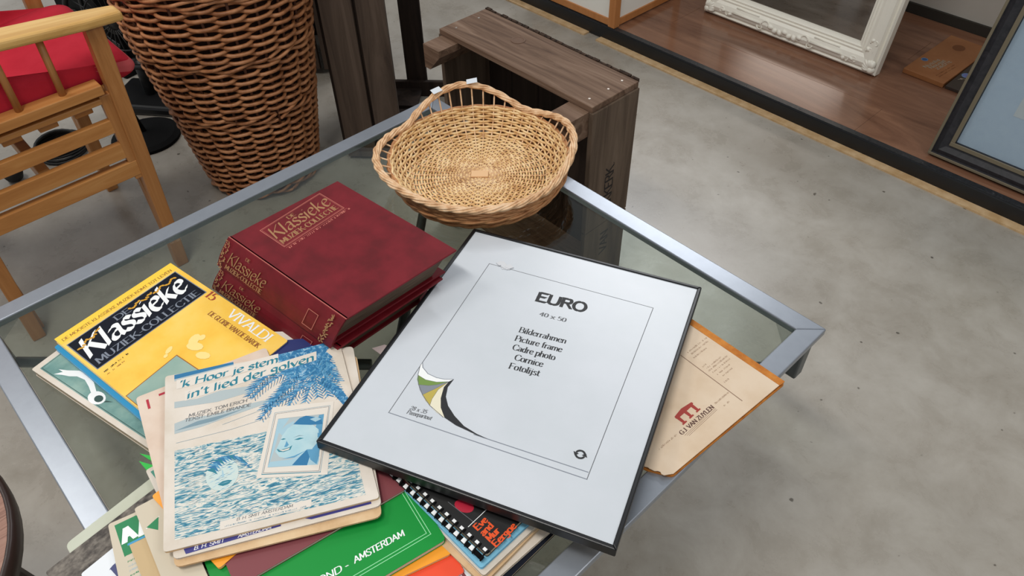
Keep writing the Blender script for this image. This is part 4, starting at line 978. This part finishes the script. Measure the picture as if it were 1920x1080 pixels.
# ================================================================== ARMCHAIR
def chair():
    X, Y = -1.675, .3535
    C = thing('wooden_armchair', 'light beech armchair with slatted side panel and red canvas cushion', 'chair', (X, Y, 0))
    def side(x, far=False):
        s = -1 if far else 1
        for yl, nm in ((0, 'leg'), (-.370, 'leg')):
            mb = MB(); quadbox(mb, [(x - .016, yl - .014, 0), (x + .014, yl - .014, 0), (x + .014, yl + .016, 0), (x - .016, yl + .016, 0),
                                    (x - .016, yl + .010, .648), (x + .014, yl + .010, .648), (x + .014, yl + .046, .648), (x - .016, yl + .046, .648)])
            mb.build('leg', 'beechz', C, bevel=.003)
            mb = MB(); mb.box(x - .046, x - .018, yl - .006, yl + .024, 0, .30); mb.build('inner_leg', 'beechz', C, bevel=.003)
        n = 7; mb = MB(); pr = []
        for i in range(n + 1):
            t = i / n; y = -.46 + .55 * t; z = .720 - .052 * t; w_ = .030 + .004 * math.sin(t * 3.1)
            pr.append((y, z, w_ if t < .99 else .022))
        for (y0, z0, w0), (y1, z1, w1) in zip(pr, pr[1:]):
            quadbox(mb, [(x - w0, y0, z0 - .022), (x + w0, y0, z0 - .022), (x + w1, y1, z1 - .022), (x - w1, y1, z1 - .022)][0:4] + [(x - w0, y0, z0), (x + w0, y0, z0), (x + w1, y1, z1), (x - w1, y1, z1)])
        bm_ = mb
        # merge the segments into one clean bar
        bm_.f = [f for i, f in enumerate(bm_.f) if not ((i % 6 == 4 and i // 6 < n - 1) or (i % 6 == 2 and i // 6 > 0))]
        bm_.m = [0] * len(bm_.f)
        o = bm_.build('armrest', 'beecharm', C)
        bmm = bmesh.new(); bmm.from_mesh(o.data); bmesh.ops.remove_doubles(bmm, verts=bmm.verts, dist=1e-5)
        es = [e for e in bmm.edges if len(e.link_faces) == 2 and e.calc_face_angle(0) > .6]
        bmesh.ops.bevel(bmm, geom=es, offset=.007, segments=3, profile=.5, affect='EDGES'); bmm.to_mesh(o.data); bmm.free()
        for y in (-.080, -.168, -.256):
            mb = MB(); mb.tube([(x, y, .53), (x, y + .004, .662 if y > -.1 else .672)], .0075, 10); mb.build('spindle', 'beechz', C, smooth=True)
        rails = [(.512, .534, .020), (.487, .500, .008), (.414, .447, .008), (.347, .386, .008), (.295, .334, .010)]
        for i, (z0, z1, hw) in enumerate(rails):
            mb = MB(); mb.box(x - hw, x + hw, -.50 if i else -.46, .006 if i else -.006, z0, z1); mb.build('side_rail', 'beech', C, bevel=.002)
        mb = MB(); mb.box(x - .028, x - .020, -.46, -.01, .478, .512); mb.build('side_rail', 'beech', C, bevel=.002)
        mb = MB(); mb.box(x - .009, x + .009, -.018, .012, .286, .506); mb.build('stile', 'beechz', C, bevel=.002)
    side(0); side(-.445, True)
    for y, z in ((.015, .47), (-.33, .44), (-.18, .34)):
        mb = MB(); mb.box(-.43, -.02, y - .012, y + .012, z, z + .04); mb.build('cross_rail', 'beech', C, bevel=.003)
    for k in range(4):
        mb = MB(); mb.box(-.43, -.02, -.30 + k * .075, -.26 + k * .075, .462, .474); mb.build('seat_slat', 'beech', C, bevel=.002)
    for x in (-.03, -.42):
        mb = MB(); mb.tube([(x, -.36, .40), (x, -.52, 1.0)], .013, 8); mb.build('back_post', 'beechz', C, smooth=True)
    # canvas cushion: padded profile swept across the seat
    prof = [(-.55, .99), (-.50, .86), (-.44, .70), (-.38, .58), (-.30, .520), (-.20, .528), (-.08, .545), (.02, .562), (.060, .562), (.085, .548), (.092, .528), (.082, .508), (.050, .498), (.0, .504), (-.10, .50), (-.22, .49), (-.34, .482), (-.43, .54), (-.50, .66), (-.56, .82), (-.60, .98)]
    xs = [-.020, -.034, -.065, -.12, -.18, -.24, -.30, -.36, -.405, -.42]; mb = MB(); o = 0; n = len(prof)
    rnd = random.Random(8)
    for j, x in enumerate(xs):
        ed = (.78, .93, 1)[j] if j < 3 else (.6 if j == len(xs) - 1 else 1)
        cyy = sum(p[0] for p in prof) / n
        for i, (y, z) in enumerate(prof):
            ym = y; zm = z
            if i < 9: zm += .004 * math.sin(x * 40 + i) 
            if ed < 1:
                yo, zo = prof[n - 1 - i] if i < n else prof[i]; ym = y * ed + yo * (1 - ed); zm = z * ed + zo * (1 - ed)
            mb.v.append((x, ym, zm))
    for j in range(len(xs) - 1):
        for i in range(n):
            k = (i + 1) % n; mb.f.append([j * n + i, j * n + k, (j + 1) * n + k, (j + 1) * n + i]); mb.m.append(1 if i in (9, 10) else 0)
    mb.f.append(list(range(n))[::-1]); mb.m.append(0); mb.f.append([(len(xs) - 1) * n + i for i in range(n)]); mb.m.append(0)
    o = mb.build('cushion', ['cushion', 'cushionl'], C, smooth=True)
    md = o.modifiers.new('sub', 'SUBSURF'); md.levels = 1; md.render_levels = 2
chair()

# ================================================================== BLACK CLUTTER BEHIND THE CHAIR
f = thing('desk_fan', 'black ring shaped fan on a square base between the chair and laundry basket', 'fan', (-2.49, .66, 0), R(38))
mb = MB(); mb.box(-.12, .12, -.09, .09, 0, .035); mb.build('base', 'black', f, bevel=.01)
mb = MB(); mb.tube([(0, 0, .035), (0, .0, .16)], .02, 12); mb.build('stem', 'black', f, smooth=True)
cc = Vector((0, 0, .30))
rp = lambda r_, t, y=0: (r_ * math.cos(t), y, .30 + r_ * math.sin(t))
mb = MB()
for y in (-.04, .04): mb.tube([rp(.15, i * .1963, y) for i in range(32)], .009, 8, 0, True)
mb.tube([rp(.09, i * .1963, -.045) for i in range(32)], .003, 6, 0, True)
for i in range(24):
    t = i * .2618; mb.tube([rp(.02, t, -.05), rp(.15, t, -.04)], .0018, 5)
mb.build('guard', 'black', f, smooth=True)
mb = MB(); mb.tube([(0, -.05, .30), (0, .10, .30)], .035, 16); mb.build('motor', 'black', f, smooth=True)
for i in range(4):
    t = i * 1.5708; mb = MB(); T = Matrix.Translation((0, 0, .30)) @ Matrix.Rotation(t, 4, 'Y') @ Matrix.Rotation(.5, 4, 'X')
    mb.prism([(.02, -.02), (.12, -.05), (.135, 0), (.12, .04), (.02, .02)], -.002, .002, T=T); mb.build('blade', 'blackmat', f)
sp = thing('speaker_box', 'black boxy loudspeaker in the shadow behind the armchair', 'speaker', (-2.86, .74, 0), R(12))
mb = MB(); mb.box(-.14, .14, -.12, .12, 0, .50); mb.build('cabinet', 'blackmat', sp, bevel=.008)
mb = MB(); mb.lathe([(.07, 0), (.075, .006), (.05, -.004)], 24); o = mb.build('driver', 'black', sp); o.rotation_euler = (R(90), 0, 0); o.location = (0, -.121, .15)
d_ = thing('lamp_base', 'black round lamp base on the floor beside the chair leg', 'lamp', (-2.30, .545, 0))
mb = MB(); mb.lathe([(.105, 0), (.105, .010), (.09, .018), (.02, .026)], 36); mb.build('base', 'blackmat', d_)
mb = MB(); mb.tube([(0, 0, .02), (-.03, -.05, .32)], .008, 8); mb.build('pole', 'blackmat', d_, smooth=True)
mb = MB(); mb.tube([(-2.30, .70, .005), (-2.26, .69, .005), (-2.22, .675, .005), (-2.17, .66, .005), (-2.12, .655, .005), (-2.075, .67, .005)], .005, 8); tag(mb.build('cable', 'rubber', smooth=True), 'black cable on the floor running to the foot of the laundry basket', 'cable')
mb = MB()
for k in range(7):
    ph = k * .9
    mb.tube([((.082 - k * .003) * math.cos(t) + .006 * math.cos(ph), (.074 - k * .002) * math.sin(t) + .006 * math.sin(ph), .006 + k * .0048 + .002 * math.sin(3 * t + ph)) for t in [i * .314 for i in range(20)]], .0042, 6, 0, True)
o = mb.build('cable_coil', 'rubber', smooth=True); o.location = (-2.425, .325, 0); tag(o, 'coiled black cable lying on the floor seen through the chair side', 'cable')
mb = MB(); mb.lathe([(.006, .0), (.022, .006), (.028, .022), (.022, .038), (.006, .044)], 16); o = mb.build('caster_wheel', 'rubber', smooth=True); o.location = (-2.365, .165, 0); tag(o, 'small round black wheel on the floor seen below the chair slats', 'wheel')

# ================================================================== ROUND STOOL (left edge)
s_ = thing('round_stool', 'round stool with reddish wood seat and dark rim at the left edge', 'stool', (-.877, -.388, 0))
mb = MB(); mb.lathe([(.238, .425), (.238, .451)], 64); mb.build('seat', 'stool', s_)
mb = MB(); mb.lathe([(.238, .418), (.244, .420), (.246, .436), (.244, .450), (.239, .4525), (.237, .4505)], 64, cap=False); mb.build('rim', 'stoolrim', s_, smooth=True)
for k in range(4):
    a = k * math.pi / 2 + .6; mb = MB(); mb.tube([(.20 * math.cos(a), .20 * math.sin(a), 0), (.15 * math.cos(a), .15 * math.sin(a), .425)], [.013, .018], 10); mb.build('leg', 'stoolrim', s_, smooth=True)

# ================================================================== PLATFORM GOODS
# shoji style lamp box
s_ = thing('screen_box', 'white paper lantern box with orange pine frame standing on the platform', 'lantern', (-1.665, 2.064, .0535), R(0))
# footprint corner at origin; one face runs toward -x, the other toward +y
SW, SD, SH, p_ = .42, .40, .60, .030
for x, y in ((-p_, 0), (-SW, 0), (-p_, SD - p_), (-SW, SD - p_)):
    mb = MB(); mb.box(x, x + p_, y, y + p_, 0, SH); mb.build('post', 'pine', s_, bevel=.001)
for z in (0, SH - .025):
    for y in (.004, SD - .018):
        mb = MB(); mb.box(-SW + p_, -p_, y, y + .014, z + .002, z + .027); mb.build('rail', 'pine', s_, bevel=.001)
    for x in (-.018, -SW + .004):
        mb = MB(); mb.box(x, x + .014, p_, SD - p_, z + .002, z + .027); mb.build('rail', 'pine', s_, bevel=.001)
for x0, x1, y0, y1 in ((-SW + p_, -p_, .010, .012), (-SW + p_, -p_, SD - .012, SD - .010), (-.012, -.010, p_, SD - p_), (-SW + .010, -SW + .012, p_, SD - p_)):
    mb = MB(); mb.box(x0, x1, y0, y1, .024, SH - .02); mb.build('paper_panel', 'paperw', s_)

# ornate ivory frame, leaning on the wall
def leaner(name, label, cat, corner, deg):
    o = thing(name, label, cat); th = R(deg)
    o.matrix_world = Matrix(((1, 0, 0, corner[0]), (0, -math.cos(th) * 0 + math.sin(th), -math.cos(th), corner[1]), (0, math.cos(th), math.sin(th), corner[2]), (0, 0, 0, 1)))
    return o   # local x right, y up the frame, z toward the viewer
mi = leaner('ornate_mirror', 'ornate ivory white framed mirror leaning against the wall on the platform', 'mirror', (-.832, 2.420, .0545), 7.2)
mi.rotation_euler = mi.matrix_world.to_euler()
MW, MH = .69, 1.05
fw = .088
# profile across the moulding: (distance from the outer edge, height)
prof = [(0, -.030), (0, .004), (.006, .010), (.012, .006), (.020, .016), (.034, .022), (.050, .018), (.060, .012), (.066, .014), (.070, .009), (.076, .011), (.080, .006), (.086, .004), (.088, -.004), (.088, -.030)]
def moulding(parent, x0, x1, y0, y1, prof, mat, name='frame_rail'):
    """four mitred rails; outer rectangle x0..x1,y0..y1"""
    for side in range(4):
        mb = MB()
        for k in range(len(prof)):
            d, z = prof[k]
            c = [(x0 + d, y0 + d), (x1 - d, y0 + d), (x1 - d, y1 - d), (x0 + d, y1 - d)]
            a, b_ = c[side], c[(side + 1) % 4]
            mb.v += [(a[0], a[1], z), (b_[0], b_[1], z)]
        for k in range(len(prof) - 1):
            mb.f.append([2 * k, 2 * k + 1, 2 * k + 3, 2 * k + 2][::-1]); mb.m.append(0)
        n = len(prof); mb.f.append([2 * k for k in range(n)]); mb.f.append([2 * k + 1 for k in range(n)][::-1]); mb.f.append([0, 1, 2 * n - 1, 2 * n - 2]); mb.m += [0, 0, 0]
        mb.build(name, mat, parent)
moulding(mi, -MW, 0, 0, MH, prof, 'plaster')
mb = MB(); mb.box(-MW + fw - .004, -fw + .004, fw - .004, MH - fw + .004, -.014, -.006); mb.build('mirror_glass', 'mmirror', mi)
mb = MB(); mb.box(-MW + .01, -.01, .01, MH - .01, -.030, -.015); mb.build('backing', 'brownpaper', mi)
def blob(mb, x, y, z, a, b_, h, ang=0, n=10):
    c, s = math.cos(ang), math.sin(ang); o = len(mb.v)
    for q, hh in ((1, 0), (.8, .6), (.4, .95)):
        for i in range(n):
            t = 6.2832 * i / n; u, v = a * q * math.cos(t), b_ * q * math.sin(t); mb.v.append((x + u * c - v * s, y + u * s + v * c, z + h * hh))
    mb.v.append((x, y, z + h))
    for r_ in range(2):
        for i in range(n):
            j = (i + 1) % n; mb.f.append([o + r_ * n + i, o + r_ * n + j, o + (r_ + 1) * n + j, o + (r_ + 1) * n + i]); mb.m.append(0)
    for i in range(n): mb.f.append([o + 2 * n + i, o + 2 * n + (i + 1) % n, o + 3 * n]); mb.m.append(0)
def scroll(mb, x, y, z, s, flipx, flipy):
    pts = []
    for i in range(22):
        t = i / 21 * 4.6; r_ = .004 + .016 * (1 - i / 21); pts.append((x + flipx * s * (r_ * math.cos(t) + .010), y + flipy * s * (r_ * math.sin(t)), z))
    mb.tube(pts, [.0042 * s * (1 - .5 * i / 21) for i in range(22)], 6)
def ornament(parent, cx_, cy_, fx, fy, name):
    mb = MB(); rn = random.Random(int(cx_ * 1000 + cy_ * 77))
    for k in range(7):
        a = R(8 + k * 13); ln = .046 - .012 * abs(k - 3) / 3
        blob(mb, cx_ + fx * (.014 + ln * .62 * math.cos(a)), cy_ + fy * (.014 + ln * .62 * math.sin(a)), .014, ln * .42, .0085, .011, math.atan2(fy * math.sin(a), fx * math.cos(a)))
    blob(mb, cx_ + fx * .018, cy_ + fy * .018, .012, .014, .014, .012)
    for dx, dy in ((.072, .030), (.030, .072), (.10, .024), (.024, .10)):
        scroll(mb, cx_ + fx * dx, cy_ + fy * dy, .019, .8, fx, fy)
        blob(mb, cx_ + fx * (dx + .018), cy_ + fy * dy * 1.1, .016, .010, .007, .008, rn.uniform(0, 3))
    mb.build(name, 'plaster', parent, smooth=True)
for cx_, cy_, fx, fy in ((0, 0, -1, 1), (-MW, 0, 1, 1), (0, MH, -1, -1), (-MW, MH, 1, -1)): ornament(mi, cx_, cy_, fx, fy, 'corner_carving')
mb = MB()
for k in range(7):
    x = -MW / 2 + (k - 3) * .019; blob(mb, x, .030 + .005 * math.cos(k * 2.1), .016, .013, .010, .010, k)
for s2 in (-1, 1):
    scroll(mb, -MW / 2 + s2 * .066, .036, .020, .9, s2, 1); scroll(mb, -MW / 2 + s2 * .09, .024, .018, .7, s2, -1)
mb.build('centre_carving', 'plaster', mi, smooth=True)
for x0, x1 in ((-MW + .13, -MW / 2 - .10), (-MW / 2 + .10, -.13)):
    mb = MB(); mb.tube([(x0, .036, .0215), (x1, .036, .0215)], .0045, 8); mb.tube([(x0 + .01, .054, .016), (x1 - .01, .054, .016)], .003, 8); mb.build('raised_bead', 'plaster', mi, smooth=True)

# dark frame with pale blue mount, leaning
bf = leaner('framed_picture', 'dark wood framed picture with pale blue mount leaning at the right edge', 'picture', (-.510, 2.128, .0570), 13.1)
FW2, FH2 = .62, .80
prof2 = [(0, -.026), (0, .006), (.006, .010), (.009, .006), (.020, .009), (.034, .004), (.040, .003), (.043, .007), (.050, .006), (.053, -.004), (.053, -.026)]
moulding(bf, 0, FW2, 0, FH2, prof2, 'espresso')
mb = MB()
def ringbars(mb, x0, x1, y0, y1, w_, z0, z1):
    mb.box(x0, x1, y0, y0 + w_, z0, z1); mb.box(x0, x1, y1 - w_, y1, z0, z1); mb.box(x0, x0 + w_, y0 + w_, y1 - w_, z0, z1); mb.box(x1 - w_, x1, y0 + w_, y1 - w_, z0, z1)
ringbars(mb, -.0015, FW2 + .0015, -.0015, FH2 + .0015, .0075, .0055, .0115); mb.build('outer_bead', 'bronze', bf, bevel=.001)
mb = MB(); ringbars(mb, .0405, FW2 - .0405, .0405, FH2 - .0405, .0115, .004, .0085); mb.build('inner_bead', 'bronze', bf, bevel=.001)
mb = MB(); mb.box(.05, FW2 - .05, .05, FH2 - .05, -.012, -.006)
mb.build('mount', 'bluemat', bf)
mb = MB(); mb.box(.146, FW2 - .146, .172, FH2 - .172, -.0059, -.0050); mb.build('bevel_mat', 'white', bf)
mb = MB(); mb.box(.166, FW2 - .166, .192, FH2 - .192, -.0050, -.0045); mb.build('print', 'pictop', bf)
mb = MB(); mb.box(.05, FW2 - .05, .05, FH2 - .05, -.0035, -.0015); mb.build('glazing', 'clear', bf)
mb = MB(); mb.box(.01, FW2 - .01, .01, FH2 - .01, -.026, -.013); mb.build('backing', 'brownpaper', bf)

# two boxes on the platform
b = thing('box', 'flat orange brown box with a blue seal and silver lettering on the platform', 'box', (-.784, 2.512, .0505), R(-1.5))
mb = MB(); mb.box(0, .139, 0, .335, 0, .016); lid = mb.build('lid', 'boxor', b, bevel=.0015)
mb = MB(); z = .0162
mb.ell(.020, .104, .011, .012, z, 1); mb.ell(.020, .104, .008, .009, z, 0); mb.ell(.062, .262, .020, .024, z, 3)
for k in range(3): text(mb, ['Nutolis', 'Nougat', 'zacht'][k], .050 + k * .016, .052 + k * .008, .013, 84, 2, z, nib=.2, nang=30, thin=.1, fit=.085)
for k in range(2): scribble(mb, .100 + k * .010, .030, .11, .006, 86, 3, z, 70 + k)
mb.build('lid_print', [flat('blue_seal_dark', (52, 84, 130), .4), 'labelblue', 'silverink', 'boxbrown'], lid)
b = thing('box', 'flat dark brown box with a blue seal beside the orange brown one', 'box', (-.640, 2.500, .0505), R(-14 * 0))
mb = MB(); mb.box(0, .13, .012, .27, 0, .011); lid = mb.build('lid', 'boxdark', b, bevel=.0015)
mb = MB(); z = .0112; mb.ell(.020, .118, .014, .017, z, 1); mb.ell(.020, .118, .010, .012, z, 0); mb.line([(.012, .075), (.020, .090), (.030, .094)], .002, z, 2); mb.ell(.018, .086, .004, .004, z, 2)
mb.build('lid_print', [flat('violet_seal', (110, 116, 176), .4), 'labelblue', 'silverink'], lid)
